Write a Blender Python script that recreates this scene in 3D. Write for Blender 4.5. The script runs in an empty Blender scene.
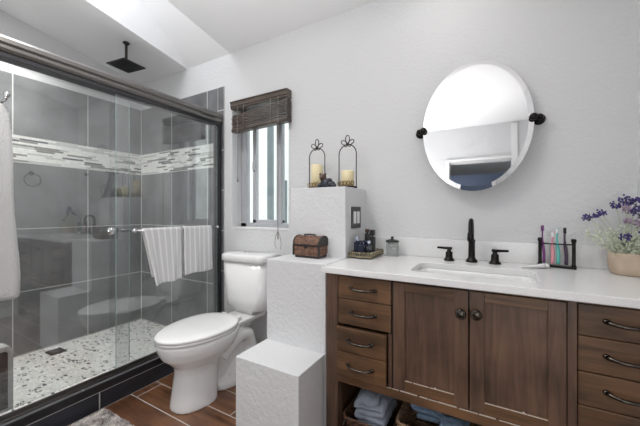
import bpy, bmesh, math, random
from mathutils import Vector, Matrix, noise
PI = math.pi
sc = bpy.context.scene
C = sc.collection

# ------------------------------------------------------------------ camera, world, light, exposure
cam = bpy.data.objects.new('camera', bpy.data.cameras.new('camera'))
C.objects.link(cam)
cam.location = (0, -1.76, 1.12)
cam.rotation_euler = (PI / 2, 0, math.radians(29.8))
cam.data.sensor_width = 36
cam.data.lens = 36 * 300.5 / 640
cam.data.shift_y = -1 / 640
cam.data.clip_start = 0.02
sc.camera = cam
sc.view_settings.view_transform = 'Standard'
sc.view_settings.look = 'None'
sc.view_settings.gamma = 1
sc.view_settings.use_curve_mapping = False
sc.view_settings.exposure = 0.0

world = bpy.data.worlds.new('sky')
sc.world = world
world.use_nodes = True
wn = world.node_tree.nodes['Background']
wn.inputs[0].default_value = (0.93, 0.97, 1.0, 1)
wn.inputs[1].default_value = 2.0


def area(name, loc, rot, size, power, color=(1, 1, 1), size_y=None, shape=None, spread=None):
    l = bpy.data.lights.new(name, 'AREA')
    l.energy = power
    l.color = color
    l.size = size
    if size_y:
        l.shape = 'RECTANGLE'; l.size_y = size_y
    if shape:
        l.shape = shape
    if spread:
        l.spread = spread
    o = bpy.data.objects.new(name, l)
    o.location = loc; o.rotation_euler = rot
    C.objects.link(o)
    return o


# two unseen fill lights added in place of a flash, one bounced off the ceiling, plus daylight entering the window and the skylight
area('bounce_fill', (-0.75, -2.1, 0.8), (PI - math.radians(4), math.radians(-10), 0), 0.7, 32, spread=math.radians(112))
area('low_fill', (0.25, -2.45, 0.95), (math.radians(84), 0, math.radians(36)), 1.0, 10.5)
area('skylight_daylight', (-2.117, -1.33, 3.06), (0, 0, 0), 0.45, 11, (0.97, 0.98, 1.0), 0.85)
#area('window_daylight', (-1.55, 0.30, 1.5), (PI / 2 + PI, 0, 0), 0.5, 7, (0.97, 0.98, 1.0), 0.8)


# ------------------------------------------------------------------ materials
def node_mat(name):
    m = bpy.data.materials.new(name)
    m.use_nodes = True
    nt = m.node_tree
    return m, nt, nt.nodes['Principled BSDF']


def mat(name, col, rough=0.5, metal=0.0, bump=None, var=None, coat=0.0, spec=None, **kw):
    """bump=(scale,strength,dist); var=(scale,amount) colour variation by noise"""
    m, nt, p = node_mat(name)
    p.inputs['Base Color'].default_value = (*col, 1)
    p.inputs['Roughness'].default_value = rough
    p.inputs['Metallic'].default_value = metal
    p.inputs['Coat Weight'].default_value = coat
    if spec is not None:
        p.inputs['Specular IOR Level'].default_value = spec
    tc = nt.nodes.new('ShaderNodeTexCoord')
    if bump:
        n = nt.nodes.new('ShaderNodeTexNoise')
        n.inputs['Scale'].default_value = bump[0]
        n.inputs['Detail'].default_value = 4
        nt.links.new(tc.outputs['Object'], n.inputs['Vector'])
        b = nt.nodes.new('ShaderNodeBump')
        b.inputs['Strength'].default_value = bump[1]
        b.inputs['Distance'].default_value = bump[2]
        nt.links.new(n.outputs['Fac'], b.inputs['Height'])
        nt.links.new(b.outputs['Normal'], p.inputs['Normal'])
    if var:
        n = nt.nodes.new('ShaderNodeTexNoise')
        n.inputs['Scale'].default_value = var[0]
        n.inputs['Detail'].default_value = 6
        nt.links.new(tc.outputs['Object'], n.inputs['Vector'])
        r = nt.nodes.new('ShaderNodeValToRGB')
        a = var[1]
        r.color_ramp.elements[0].position = 0.3
        r.color_ramp.elements[1].position = 0.7
        r.color_ramp.elements[0].color = (*[max(0, c * (1 - a)) for c in col], 1)
        r.color_ramp.elements[1].color = (*[min(1, c * (1 + a)) for c in col], 1)
        nt.links.new(n.outputs['Fac'], r.inputs['Fac'])
        nt.links.new(r.outputs['Color'], p.inputs['Base Color'])
    return m


def wood(name, dark, light, axis='X', scale=1.0, rough=0.45, coat=0.15):
    m, nt, p = node_mat(name)
    p.inputs['Roughness'].default_value = rough
    p.inputs['Coat Weight'].default_value = coat
    p.inputs['Coat Roughness'].default_value = 0.25
    tc = nt.nodes.new('ShaderNodeTexCoord')
    mp = nt.nodes.new('ShaderNodeMapping')
    s = {'X': (2.2, 26, 26), 'Y': (26, 2.2, 26), 'Z': (26, 26, 2.2)}[axis]
    mp.inputs['Scale'].default_value = [v * scale for v in s]
    nt.links.new(tc.outputs['Object'], mp.inputs['Vector'])
    n = nt.nodes.new('ShaderNodeTexNoise')
    n.inputs['Scale'].default_value = 1.6
    n.inputs['Detail'].default_value = 8
    n.inputs['Distortion'].default_value = 1.2
    nt.links.new(mp.outputs[0], n.inputs['Vector'])
    n2 = nt.nodes.new('ShaderNodeTexNoise')
    n2.inputs['Scale'].default_value = 5
    n2.inputs['Detail'].default_value = 3
    nt.links.new(tc.outputs['Object'], n2.inputs['Vector'])
    ad = nt.nodes.new('ShaderNodeMath'); ad.operation = 'ADD'
    nt.links.new(n.outputs['Fac'], ad.inputs[0]); nt.links.new(n2.outputs['Fac'], ad.inputs[1])
    ml = nt.nodes.new('ShaderNodeMath'); ml.operation = 'MULTIPLY'; ml.inputs[1].default_value = 0.5
    nt.links.new(ad.outputs[0], ml.inputs[0])
    r = nt.nodes.new('ShaderNodeValToRGB')
    r.color_ramp.elements[0].position = 0.36; r.color_ramp.elements[0].color = (*dark, 1)
    r.color_ramp.elements[1].position = 0.64; r.color_ramp.elements[1].color = (*light, 1)
    nt.links.new(ml.outputs[0], r.inputs['Fac'])
    nt.links.new(r.outputs['Color'], p.inputs['Base Color'])
    b = nt.nodes.new('ShaderNodeBump'); b.inputs['Strength'].default_value = 0.12; b.inputs['Distance'].default_value = 0.002
    nt.links.new(n.outputs['Fac'], b.inputs['Height']); nt.links.new(b.outputs['Normal'], p.inputs['Normal'])
    return m


def glass(name, tint=(0.93, 0.96, 0.96), ior=1.5, boost=1.0):
    """thin architectural pane: clear transmission plus Fresnel mirror reflection"""
    m = bpy.data.materials.new(name); m.use_nodes = True
    nt = m.node_tree; nt.nodes.clear()
    out = nt.nodes.new('ShaderNodeOutputMaterial')
    t = nt.nodes.new('ShaderNodeBsdfTransparent'); t.inputs[0].default_value = (*tint, 1)
    g = nt.nodes.new('ShaderNodeBsdfGlossy'); g.inputs['Roughness'].default_value = 0.0
    fr = nt.nodes.new('ShaderNodeFresnel'); 
    geo = nt.nodes.new('ShaderNodeNewGeometry')
    mi_ = nt.nodes.new('ShaderNodeMix')       # the same outside-to-glass Fresnel on both faces of the pane
    mi_.inputs[2].default_value = ior; mi_.inputs[3].default_value = 1 / ior
    nt.links.new(geo.outputs['Backfacing'], mi_.inputs[0]); nt.links.new(mi_.outputs[0], fr.inputs[0])
    mul = nt.nodes.new('ShaderNodeMath'); mul.operation = 'MULTIPLY'; mul.inputs[1].default_value = boost; mul.use_clamp = True
    mx = nt.nodes.new('ShaderNodeMixShader')
    nt.links.new(fr.outputs[0], mul.inputs[0]); nt.links.new(mul.outputs[0], mx.inputs[0])
    nt.links.new(t.outputs[0], mx.inputs[1]); nt.links.new(g.outputs[0], mx.inputs[2])
    nt.links.new(mx.outputs[0], out.inputs[0])
    return m


def refr(name, col, rough=0.0, ior=1.45):
    m, nt, p = node_mat(name)
    p.inputs['Base Color'].default_value = (*col, 1)
    p.inputs['Transmission Weight'].default_value = 1
    p.inputs['Roughness'].default_value = rough
    p.inputs['IOR'].default_value = ior
    return m


def emit(name, col, s):
    m, nt, p = node_mat(name)
    p.inputs['Emission Color'].default_value = (*col, 1)
    p.inputs['Emission Strength'].default_value = s
    return m


M = {}
M['wall'] = mat('painted_plaster', (0.65, 0.655, 0.665), 0.75, bump=(52, 0.55, 0.006))
M['ceil'] = mat('ceiling_paint', (0.78, 0.78, 0.79), 0.85, bump=(60, 0.2, 0.003))
M['trimw'] = mat('white_trim_paint', (0.78, 0.78, 0.78), 0.4)
M['tile'] = mat('slate_tile', (0.170, 0.173, 0.180), 0.22, var=(5, 0.25), bump=(8, 0.08, 0.002))
M['sill'] = mat('grey_sill_tile', (0.17, 0.175, 0.18), 0.4, var=(6, 0.2))
M['curbtile'] = mat('dark_slate_tile', (0.030, 0.033, 0.042), 0.35, var=(6, 0.4), bump=(8, 0.08, 0.002))
M['grout'] = mat('light_grout', (0.58, 0.58, 0.56), 0.9)
M['mos_w'] = mat('mosaic_white', (0.74, 0.74, 0.72), 0.3, var=(30, 0.1))
M['mos_l'] = mat('mosaic_light_grey', (0.52, 0.53, 0.52), 0.25, var=(30, 0.1))
M['mos_d'] = mat('mosaic_dark_grey', (0.13, 0.13, 0.14), 0.2, var=(30, 0.2))
M['mos_g'] = mat('mosaic_mid_grey', (0.24, 0.235, 0.22), 0.25, var=(30, 0.2))
M['blacktile'] = mat('black_curb_tile', (0.014, 0.014, 0.017), 0.35, var=(10, 0.3))
M['nickel'] = mat('brushed_nickel', (0.21, 0.20, 0.19), 0.30, 1.0, bump=(120, 0.04, 0.001))
M['darkmetal'] = mat('dark_channel_metal', (0.06, 0.06, 0.065), 0.35, 0.8)
M['chrome'] = mat('chrome', (0.62, 0.62, 0.63), 0.12, 1.0)
M['bronze'] = mat('dark_oiled_bronze', (0.022, 0.020, 0.019), 0.28, 0.85)
M['iron'] = mat('wrought_iron', (0.035, 0.03, 0.027), 0.45, 0.6)
M['pewter'] = mat('aged_pewter', (0.085, 0.075, 0.065), 0.25, 1.0, var=(80, 0.35))
M['porcelain'] = mat('white_porcelain', (0.80, 0.80, 0.80), 0.12, coat=0.4)
M['seatw'] = mat('white_seat_plastic', (0.82, 0.82, 0.82), 0.22)
M['quartz'] = mat('white_quartz', (0.76, 0.76, 0.76), 0.22, var=(260, 0.05))
M['woodV'] = wood('walnut_stain_vertical', (0.050, 0.027, 0.017), (0.150, 0.083, 0.051), 'Z')
M['woodH'] = wood('walnut_stain_horizontal', (0.052, 0.026, 0.012), (0.165, 0.084, 0.038), 'X')
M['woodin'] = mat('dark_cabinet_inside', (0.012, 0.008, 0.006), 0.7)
M['chip'] = mat('chipped_primer', (0.55, 0.48, 0.42), 0.8)
M['floorw'] = wood('wood_look_plank', (0.055, 0.022, 0.011), (0.235, 0.105, 0.052), 'X', 0.55, 0.35, 0.2)
M['floorw2'] = wood('wood_look_plank_warm', (0.075, 0.028, 0.012), (0.27, 0.125, 0.060), 'X', 0.6, 0.35, 0.2)
M['shglass'] = glass('shower_glass', (0.965, 0.98, 0.978), 1.52, 3.0)
M['glassedge'] = mat('glass_edge', (0.30, 0.38, 0.37), 0.2)
M['winglass'] = glass('window_glass', (0.96, 0.98, 0.98))
M['vinyl'] = mat('grey_vinyl', (0.42, 0.43, 0.45), 0.4)
M['blind'] = wood('blind_wood', (0.045, 0.032, 0.025), (0.115, 0.088, 0.070), 'X', 1.0, 0.4)
M['cord'] = mat('blind_cord', (0.22, 0.20, 0.18), 0.8)
M['towel'] = mat('white_terry', (0.74, 0.74, 0.74), 0.95, bump=(260, 1.0, 0.012))
M['greytowel'] = mat('grey_blue_terry', (0.30, 0.335, 0.40), 0.95, bump=(300, 1.0, 0.004), var=(12, 0.2))
M['bluetowel'] = mat('blue_terry', (0.22, 0.31, 0.43), 0.95, bump=(300, 1.0, 0.004), var=(12, 0.2))
M['mirror'] = mat('mirror_silver', (0.93, 0.93, 0.93), 0.0, 1.0)
M['wax'] = mat('cream_wax', (0.80, 0.70, 0.44), 0.5)
M['gold'] = mat('antique_gold', (0.30, 0.19, 0.06), 0.4, 0.8)
M['fig'] = mat('dark_resin', (0.022, 0.025, 0.038), 0.3)
M['figb'] = mat('brown_resin', (0.09, 0.05, 0.03), 0.4)
M['chestw'] = mat('carved_brown_wood', (0.165, 0.085, 0.055), 0.55, var=(60, 0.55), bump=(70, 0.5, 0.004))
M['chestd'] = mat('dark_leather_trim', (0.022, 0.017, 0.015), 0.45)
M['navy'] = mat('navy_bottle_glass', (0.008, 0.012, 0.035), 0.06, coat=0.6)
M['blackp'] = mat('black_plastic', (0.012, 0.012, 0.013), 0.3)
M['clear'] = glass('clear_glass', (0.975, 0.985, 0.985), 1.5, 1.2)
M['cotton'] = mat('white_cotton', (0.72, 0.72, 0.71), 0.95, bump=(90, 0.8, 0.005))
M['silverl'] = mat('silver_label', (0.45, 0.5, 0.58), 0.25, 0.7)
M['traym'] = mat('antique_brass_tray', (0.30, 0.26, 0.18), 0.4, 0.8, var=(60, 0.4))
M['purple'] = mat('purple_plastic', (0.16, 0.03, 0.17), 0.3)
M['pink'] = mat('pink_plastic', (0.72, 0.30, 0.36), 0.3)
M['teal'] = mat('teal_plastic', (0.12, 0.50, 0.46), 0.3)
M['darkpurple'] = mat('dark_purple_plastic', (0.05, 0.025, 0.06), 0.3)
M['bristle'] = mat('white_bristles', (0.7, 0.72, 0.72), 0.8)
M['pot'] = mat('tan_ceramic', (0.52, 0.41, 0.31), 0.75, var=(9, 0.18), bump=(30, 0.2, 0.002))
M['stem'] = mat('sage_green_stem', (0.46, 0.50, 0.34), 0.8)
M['leaf'] = mat('pale_sage_leaf', (0.66, 0.70, 0.56), 0.8, var=(50, 0.3))
M['flower'] = mat('lavender_bloom', (0.075, 0.055, 0.20), 0.8, var=(90, 0.5))
M['flower2'] = mat('faded_lavender', (0.36, 0.27, 0.36), 0.8, var=(90, 0.4))
M['wicker'] = mat('brown_wicker', (0.20, 0.125, 0.075), 0.6, var=(50, 0.6))
M['wickerd'] = mat('dark_wicker', (0.085, 0.04, 0.022), 0.6, var=(50, 0.6))
M['rug'] = mat('grey_shag', (0.40, 0.37, 0.355), 0.95, var=(22, 0.6))
M['ext'] = mat('exterior_stucco', (0.86, 0.87, 0.83), 0.9)
M['extpost'] = mat('blue_grey_post', (0.20, 0.235, 0.25), 0.6)
M['lamp'] = emit('lamp_glow', (1, 0.97, 0.92), 9)
M['white'] = mat('white_plastic', (0.75, 0.75, 0.75), 0.35)
M['bluewall'] = mat('blue_grey_curtain', (0.075, 0.10, 0.16), 0.8, bump=(12, 0.5, 0.02))


def hand_towel_mat():
    m, nt, p = node_mat('striped_hand_towel')
    p.inputs['Roughness'].default_value = 0.95
    tc = nt.nodes.new('ShaderNodeTexCoord')
    sp = nt.nodes.new('ShaderNodeSeparateXYZ')
    nt.links.new(tc.outputs['UV'], sp.inputs[0])
    m1 = nt.nodes.new('ShaderNodeMath'); m1.operation = 'MULTIPLY'; m1.inputs[1].default_value = 6.0
    nt.links.new(sp.outputs[0], m1.inputs[0])
    fr = nt.nodes.new('ShaderNodeMath'); fr.operation = 'FRACT'
    nt.links.new(m1.outputs[0], fr.inputs[0])
    r = nt.nodes.new('ShaderNodeValToRGB')
    r.color_ramp.interpolation = 'CONSTANT'
    r.color_ramp.elements[0].color = (0.76, 0.76, 0.76, 1)
    e = r.color_ramp.elements[1]; e.position = 0.28; e.color = (0.60, 0.60, 0.615, 1)
    nt.links.new(fr.outputs[0], r.inputs['Fac'])
    nt.links.new(r.outputs['Color'], p.inputs['Base Color'])
    n = nt.nodes.new('ShaderNodeTexNoise'); n.inputs['Scale'].default_value = 260
    nt.links.new(tc.outputs['Object'], n.inputs['Vector'])
    b = nt.nodes.new('ShaderNodeBump'); b.inputs['Strength'].default_value = 0.7; b.inputs['Distance'].default_value = 0.003
    nt.links.new(n.outputs['Fac'], b.inputs['Height']); nt.links.new(b.outputs['Normal'], p.inputs['Normal'])
    return m


def pebble_mat():
    m, nt, p = node_mat('pebble_mosaic')
    p.inputs['Roughness'].default_value = 0.45
    tc = nt.nodes.new('ShaderNodeTexCoord')
    mp = nt.nodes.new('ShaderNodeMapping')
    mp.inputs['Scale'].default_value = (34, 60, 34)
    mp.inputs['Rotation'].default_value = (0, 0, 0.5)
    nt.links.new(tc.outputs['Object'], mp.inputs['Vector'])
    v = nt.nodes.new('ShaderNodeTexVoronoi'); v.inputs['Scale'].default_value = 1.0
    nt.links.new(mp.outputs[0], v.inputs['Vector'])
    e = nt.nodes.new('ShaderNodeTexVoronoi'); e.feature = 'DISTANCE_TO_EDGE'; e.inputs['Scale'].default_value = 1.0
    nt.links.new(mp.outputs[0], e.inputs['Vector'])
    sp = nt.nodes.new('ShaderNodeSeparateColor')
    nt.links.new(v.outputs['Color'], sp.inputs[0])
    r = nt.nodes.new('ShaderNodeValToRGB'); r.color_ramp.interpolation = 'CONSTANT'
    els = r.color_ramp.elements
    els[0].color = (0.045, 0.045, 0.05, 1)
    els[1].position = 0.13; els[1].color = (0.19, 0.185, 0.17, 1)
    for pos, c in ((0.19, 0.55), (0.34, 0.76), (0.6, 0.82), (0.8, 0.68)):
        q = els.new(pos); q.color = (c, c, c * 0.97, 1)
    nt.links.new(sp.outputs[0], r.inputs['Fac'])
    mx = nt.nodes.new('ShaderNodeMix'); mx.data_type = 'RGBA'
    mx.inputs[6].default_value = (0.66, 0.66, 0.64, 1)
    gr = nt.nodes.new('ShaderNodeValToRGB')
    gr.color_ramp.elements[0].position = 0.09; gr.color_ramp.elements[1].position = 0.14
    nt.links.new(e.outputs['Distance'], gr.inputs['Fac'])
    nt.links.new(gr.outputs['Color'], mx.inputs[0])
    nt.links.new(r.outputs['Color'], mx.inputs[7])
    nt.links.new(mx.outputs[2], p.inputs['Base Color'])
    b = nt.nodes.new('ShaderNodeBump'); b.inputs['Strength'].default_value = 0.4; b.inputs['Distance'].default_value = 0.003
    nt.links.new(gr.outputs['Color'], b.inputs['Height']); nt.links.new(b.outputs['Normal'], p.inputs['Normal'])
    return m


M['handtowel'] = hand_towel_mat()
M['pebble'] = pebble_mat()


# ------------------------------------------------------------------ mesh helpers
def merge(dst, src, mi=0, smooth=False):
    me = bpy.data.meshes.new('tmp')
    for f in src.faces:
        f.material_index = mi
        if smooth: f.smooth = True
    src.to_mesh(me); src.free()
    dst.from_mesh(me)
    bpy.data.meshes.remove(me)


def bx(b, x0, x1, y0, y1, z0, z1, bev=0.0, mi=0, seg=2, mtx=None, smooth=False):
    t = bmesh.new()
    bmesh.ops.create_cube(t, size=1)
    for v in t.verts:
        v.co = Vector(((x0 + x1) / 2 + v.co.x * (x1 - x0), (y0 + y1) / 2 + v.co.y * (y1 - y0), (z0 + z1) / 2 + v.co.z * (z1 - z0)))
    if bev:
        bmesh.ops.bevel(t, geom=t.edges[:] + t.verts[:], offset=bev, segments=seg, profile=0.5, affect='EDGES')
    if mtx: bmesh.ops.transform(t, matrix=mtx, verts=t.verts)
    merge(b, t, mi, smooth)


def cyl(b, p0, p1, r0, r1=None, seg=20, mi=0, smooth=True, caps=True):
    p0 = Vector(p0); p1 = Vector(p1); r1 = r0 if r1 is None else r1
    t = bmesh.new()
    d = p1 - p0
    bmesh.ops.create_cone(t, cap_ends=caps, segments=seg, radius1=r0, radius2=r1, depth=d.length)
    q = Vector((0, 0, 1)).rotation_difference(d.normalized()).to_matrix().to_4x4()
    bmesh.ops.transform(t, matrix=Matrix.Translation((p0 + p1) / 2) @ q, verts=t.verts)
    for f in t.faces: f.smooth = smooth and len(f.verts) == 4
    for f in t.faces: f.material_index = mi
    me = bpy.data.meshes.new('tmp'); t.to_mesh(me); t.free(); b.from_mesh(me); bpy.data.meshes.remove(me)


def sph(b, c, r, sc_=(1, 1, 1), mi=0, seg=16, mtx=None):
    t = bmesh.new()
    bmesh.ops.create_uvsphere(t, u_segments=seg, v_segments=max(6, seg // 2 + 2), radius=r)
    m = Matrix.Translation(c) @ (mtx or Matrix()) @ Matrix.Diagonal((*sc_, 1))
    bmesh.ops.transform(t, matrix=m, verts=t.verts)
    merge(b, t, mi, True)


def tube(b, pts, r, seg=8, closed=False, mi=0, flat=None):
    pts = [Vector(p) for p in pts]
    n = len(pts)
    rr = r if isinstance(r, (list, tuple)) else [r] * n
    t = bmesh.new()
    tang = []
    for i in range(n):
        if closed: d = pts[(i + 1) % n] - pts[i - 1]
        else: d = pts[min(i + 1, n - 1)] - pts[max(i - 1, 0)]
        tang.append(d.normalized() if d.length > 1e-9 else Vector((0, 0, 1)))
    up = Vector((0, 0, 1)) if abs(tang[0].z) < 0.9 else Vector((1, 0, 0))
    u = tang[0].cross(up).normalized()
    rings = []
    for i in range(n):
        u = (u - tang[i] * u.dot(tang[i])).normalized()
        w = tang[i].cross(u)
        rings.append([t.verts.new(pts[i] + (u * math.cos(2 * PI * k / seg) + w * math.sin(2 * PI * k / seg)) * rr[i]) for k in range(seg)])
    m = n if closed else n - 1
    for i in range(m):
        a, c = rings[i], rings[(i + 1) % n]
        off = 0
        if closed and i == n - 1:
            off = min(range(seg), key=lambda o: sum((a[k].co - c[(k + o) % seg].co).length for k in range(seg)))
        for k in range(seg):
            t.faces.new((a[k], a[(k + 1) % seg], c[(k + 1 + off) % seg], c[(k + off) % seg]))
    if not closed:
        t.faces.new(rings[0][::-1]); t.faces.new(rings[-1])
    bmesh.ops.recalc_face_normals(t, faces=t.faces)
    merge(b, t, mi, True)


def lathe(b, prof, c=(0, 0, 0), seg=28, mi=0, mtx=None, smooth=True):
    t = bmesh.new()
    rings = []
    for r, z in prof:
        rings.append([t.verts.new((max(r, 1e-5) * math.cos(2 * PI * k / seg), max(r, 1e-5) * math.sin(2 * PI * k / seg), z)) for k in range(seg)])
    for i in range(len(rings) - 1):
        for k in range(seg):
            t.faces.new((rings[i][k], rings[i][(k + 1) % seg], rings[i + 1][(k + 1) % seg], rings[i + 1][k]))
    t.faces.new(rings[0][::-1]); t.faces.new(rings[-1])
    bmesh.ops.recalc_face_normals(t, faces=t.faces)
    m = Matrix.Translation(c) @ (mtx or Matrix())
    bmesh.ops.transform(t, matrix=m, verts=t.verts)
    merge(b, t, mi, smooth)


def loft(b, rings, mi=0, cap=True, smooth=True, closed_v=False):
    t = bmesh.new()
    R = [[t.verts.new(p) for p in ring] for ring in rings]
    n = len(R[0])
    for i in range(len(R) - 1 + (1 if closed_v else 0)):
        a, c = R[i], R[(i + 1) % len(R)]
        for k in range(n):
            t.faces.new((a[k], a[(k + 1) % n], c[(k + 1) % n], c[k]))
    if cap and not closed_v:
        t.faces.new(R[0][::-1]); t.faces.new(R[-1])
    bmesh.ops.recalc_face_normals(t, faces=t.faces)
    merge(b, t, mi, smooth)


def prism(b, poly, d0, d1, axis='y', mi=0, smooth=False):
    """extrude a 2-D polygon; axis y: poly is (x,z); axis x: (y,z); axis z: (x,y)"""
    def P(a, c, d):
        return {'y': (a, d, c), 'x': (d, a, c), 'z': (a, c, d)}[axis]
    loft(b, [[P(a, c, d0) for a, c in poly], [P(a, c, d1) for a, c in poly]], mi, True, smooth)


def new(): return bmesh.new()


def root_of(o):
    while o.parent: o = o.parent
    return o


def obj(name, b, mats, parent=None, label=None, flat=False, autosmooth=True):
    me = bpy.data.meshes.new(name)
    if parent is not None:
        off = root_of(parent).location
        bmesh.ops.translate(b, vec=-Vector(off), verts=b.verts)
    b.to_mesh(me); b.free()
    for m in (mats if isinstance(mats, (list, tuple)) else [mats]):
        me.materials.append(m)
    o = bpy.data.objects.new(name, me)
    C.objects.link(o)
    if parent is not None: o.parent = parent
    if label: o['label'] = label
    return o


def thing(name, label, cat, loc=(0, 0, 0), group=None):
    o = bpy.data.objects.new(name, None)
    o.empty_display_size = 0.05
    C.objects.link(o)
    o.location = loc
    o['label'] = label; o['category'] = cat
    if group: o['group'] = group
    return o


def tag(o, label, cat, group=None):
    o['label'] = label; o['category'] = cat
    if group: o['group'] = group
    return o


def solo(name, b, mats, label, cat, group=None, loc=None):
    """a thing that is one mesh, with its origin at its base"""
    me_o = obj(name, b, mats)
    if loc:
        me_o.data.transform(Matrix.Translation(-Vector(loc)))
        me_o.location = loc
    return tag(me_o, label, cat, group)


def struct(name, b, mats, parent=None):
    o = obj(name, b, mats, parent)
    if parent is None: o['kind'] = 'structure'
    return o


def copy_tree(o, parent=None):
    c = o.copy(); C.objects.link(c); c.parent = parent
    for ch in list(o.children): copy_tree(ch, c)
    return c


def mod(o, kind, **kw):
    m = o.modifiers.new(kind.lower(), kind)
    for k, v in kw.items(): setattr(m, k, v)
    return m


# ------------------------------------------------------------------ the room
XL, XR, YR = -3.107, 0.53, -2.9       # shower far wall, right wall, rear wall
XC = -1.918                            # room face of the shower curb
ZC = lambda y: 2.41 - 0.18 * y         # sloped ceiling

# floor slab and planks
b = new()
bx(b, XL - .1, XR + .1, YR - 2.8, 0.02, -0.08, -0.0006, mi=0)
rows = [0.0 - 0.005, -0.2625, -0.418]
ys = [-0.573 - 0.1615 * k for k in range(-3, 30)]
off = {3: -1.867, 4: -1.60, 2: -1.20, 1: -1.75, 0: -1.4}
for i in range(len(ys) - 1):
    ya, yb = ys[i + 1] + .0027, ys[i] - .0027
    if ya < YR - 2.6 or yb > 0.0: 
        if ya < YR - 2.6: continue
        yb = min(yb, 0.0)
    x0 = {3: -1.868, 4: -1.33, 2: -1.252, 1: -1.66}.get(i, -1.9 + ((i * 0.37) % 0.9)) - 2.7
    x = x0
    while x < XR:
        xa, xb = max(x, XC - .05), min(x + 0.9, XR)
        if xb - xa > .01:
            bx(b, xa + .0027, xb - .0027, ya, yb, -0.01, 0.0, mi=1 + ((i * 7 + int(x * 10)) % 2))
        x += 0.9
struct('floor', b, [M['grout'], M['floorw'], M['floorw2']])

# back wall with window hole
WX0, WX1, WZ0, WZ1 = -1.828, -1.267, 0.998, 1.98
b = new()
T = 0.16
bx(b, XL - .1, WX0, 0, T, -0.05, 2.41)
bx(b, WX1, XR + .1, 0, T, -0.05, 2.41)
bx(b, WX0, WX1, 0, T, -0.05, WZ0)
bx(b, WX0, WX1, 0, T, WZ1, 2.41)
struct('wall_back', b, M['wall'])
# right wall
b = new()
prism(b, [(0.0, -.05), (0.0, 2.6), (YR, 3.2), (YR, -.05)], XR, XR + .1, 'x')
struct('wall_right', b, M['wall'])
# left: outer wall of the shower, end wall of the shower, left wall of the room behind
b = new()
prism(b, [(0.0, -.05), (0.0, 2.6), (-1.62, 2.9), (-1.62, -.05)], XL - .1, XL, 'x')
struct('wall_left', b, M['wall'])
b = new()
bx(b, XL, XC, -1.72, -1.56, -.05, 2.9)
bx(b, XC - .1, XC, YR, -1.72, -.05, 3.05)
struct('wall_shower_end', b, M['wall'])
# rear wall with doorway
DX0, DX1, DZ = -0.53, 0.22, 2.42
b = new()
bx(b, XC - .1, DX0, YR - .12, YR, -.05, 3.0)
bx(b, DX1, XR + .1, YR - .12, YR, -.05, 3.0)
bx(b, DX0, DX1, YR - .12, YR, DZ, 3.0)
struct('wall_rear', b, M['wall'])
b = new()
bx(b, DX0 - .05, DX0, YR - .005, YR + .02, 0, DZ + .03, .003)
bx(b, DX1, DX1 + .07, YR - .005, YR + .02, 0, 2.90, .003)
bx(b, DX0, DX1, YR - .005, YR + .02, DZ, DZ + .03, .003)
struct('door_1', b, M['trimw'])
# room beyond the doorway
b = new()
bx(b, -2.2, -2.1, YR - 2.7, YR - .12, -.05, 3.0)
bx(b, 1.2, 1.3, YR - 2.7, YR - .12, -.05, 3.0)
bx(b, -2.2, 1.3, YR - 2.8, YR - 2.7, -.05, 3.0)
bx(b, -2.2, 1.3, YR - 2.8, YR - .12, 2.92, 3.0)
struct('wall_far_room', b, M['wall'])
b = new()
bx(b, -1.6, .9, YR - 1.49, YR - 1.40, 0.05, 2.68, .01)
solo('curtain', b, M['bluewall'], 'dark blue grey curtain seen through the doorway in the oval mirror', 'curtain', loc=(-.35, YR - 1.44, .05))

# ceiling with skylight well
SX0, SX1, SY = -2.384, -1.85, -1.5
b = new()


def slab(xa, xb, ya, yb):
    loft(b, [[(xa, ya, ZC(ya)), (xb, ya, ZC(ya)), (xb, yb, ZC(yb)), (xa, yb, ZC(yb))],
             [(xa, ya, ZC(ya) + .06), (xb, ya, ZC(ya) + .06), (xb, yb, ZC(yb) + .06), (xa, yb, ZC(yb) + .06)]], smooth=False)


slab(XL - .1, SX0, 0.1, YR - .1)
slab(SX1, XR + .1, 0.1, YR - .1)
slab(SX0, SX1, SY, YR - .1)
ZT = 3.10
yt = -(ZT - 2.41) / 0.8
# well sides and flared back
prism(b, [(0.0, 2.41), (0.0, 2.47), (SY, ZC(SY) + .06), (SY - .3, ZT), (yt, ZT)][1:], SX0 - .05, SX0, 'x')
prism(b, [(0.0, 2.41 + .06), (SY, ZC(SY) + .06), (SY - .3, ZT), (yt, ZT)], SX1, SX1 + .05, 'x')
prism(b, [(0.0, 2.41), (yt, ZT), (yt + .08, ZT), (0.1, 2.41)], SX0 - .05, SX1 + .05, 'x')
bx(b, SX0 - .05, SX1 + .05, SY - .36, SY - .3, ZC(SY), ZT)
bx(b, SX0 - .05, SX1 + .05, SY - .36, SY - .0, ZC(SY) + .0, ZC(SY) + .08)
struct('ceiling', b, M['ceil'])
b = new()
bx(b, SX0 - .05, SX1 + .05, SY - .36, yt + .08, ZT, ZT + .012)
struct('window_2', b, M['winglass'])

# column beside the vanity and plaster step: one built-in piece
PX0, PX1 = -1.035, -0.68
b = new()
bx(b, PX0, PX1, -0.52, 0.0, -0.01, 0.872, .003)
bx(b, PX0, PX1, -0.30, 0.0, 0.86, 1.2575, .003)
struct('wall_ledge', b, M['wall'])
b = new()
bx(b, PX0, PX1 - .004, -0.742, -0.518, -0.01, 0.45, .003)
struct('wall_step', b, M['wall'])
# baseboards
b = new(); bx(b, XR - .012, XR, YR, -0.60, 0, .10, .003)
struct('baseboard_right', b, M['trimw'])
b = new()
bx(b, XC, DX0 - .08, YR, YR + .012, 0, .10, .003); bx(b, DX1 + .08, XR - .012, YR, YR + .012, 0, .10, .003)
struct('baseboard_rear', b, M['trimw'])

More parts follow.
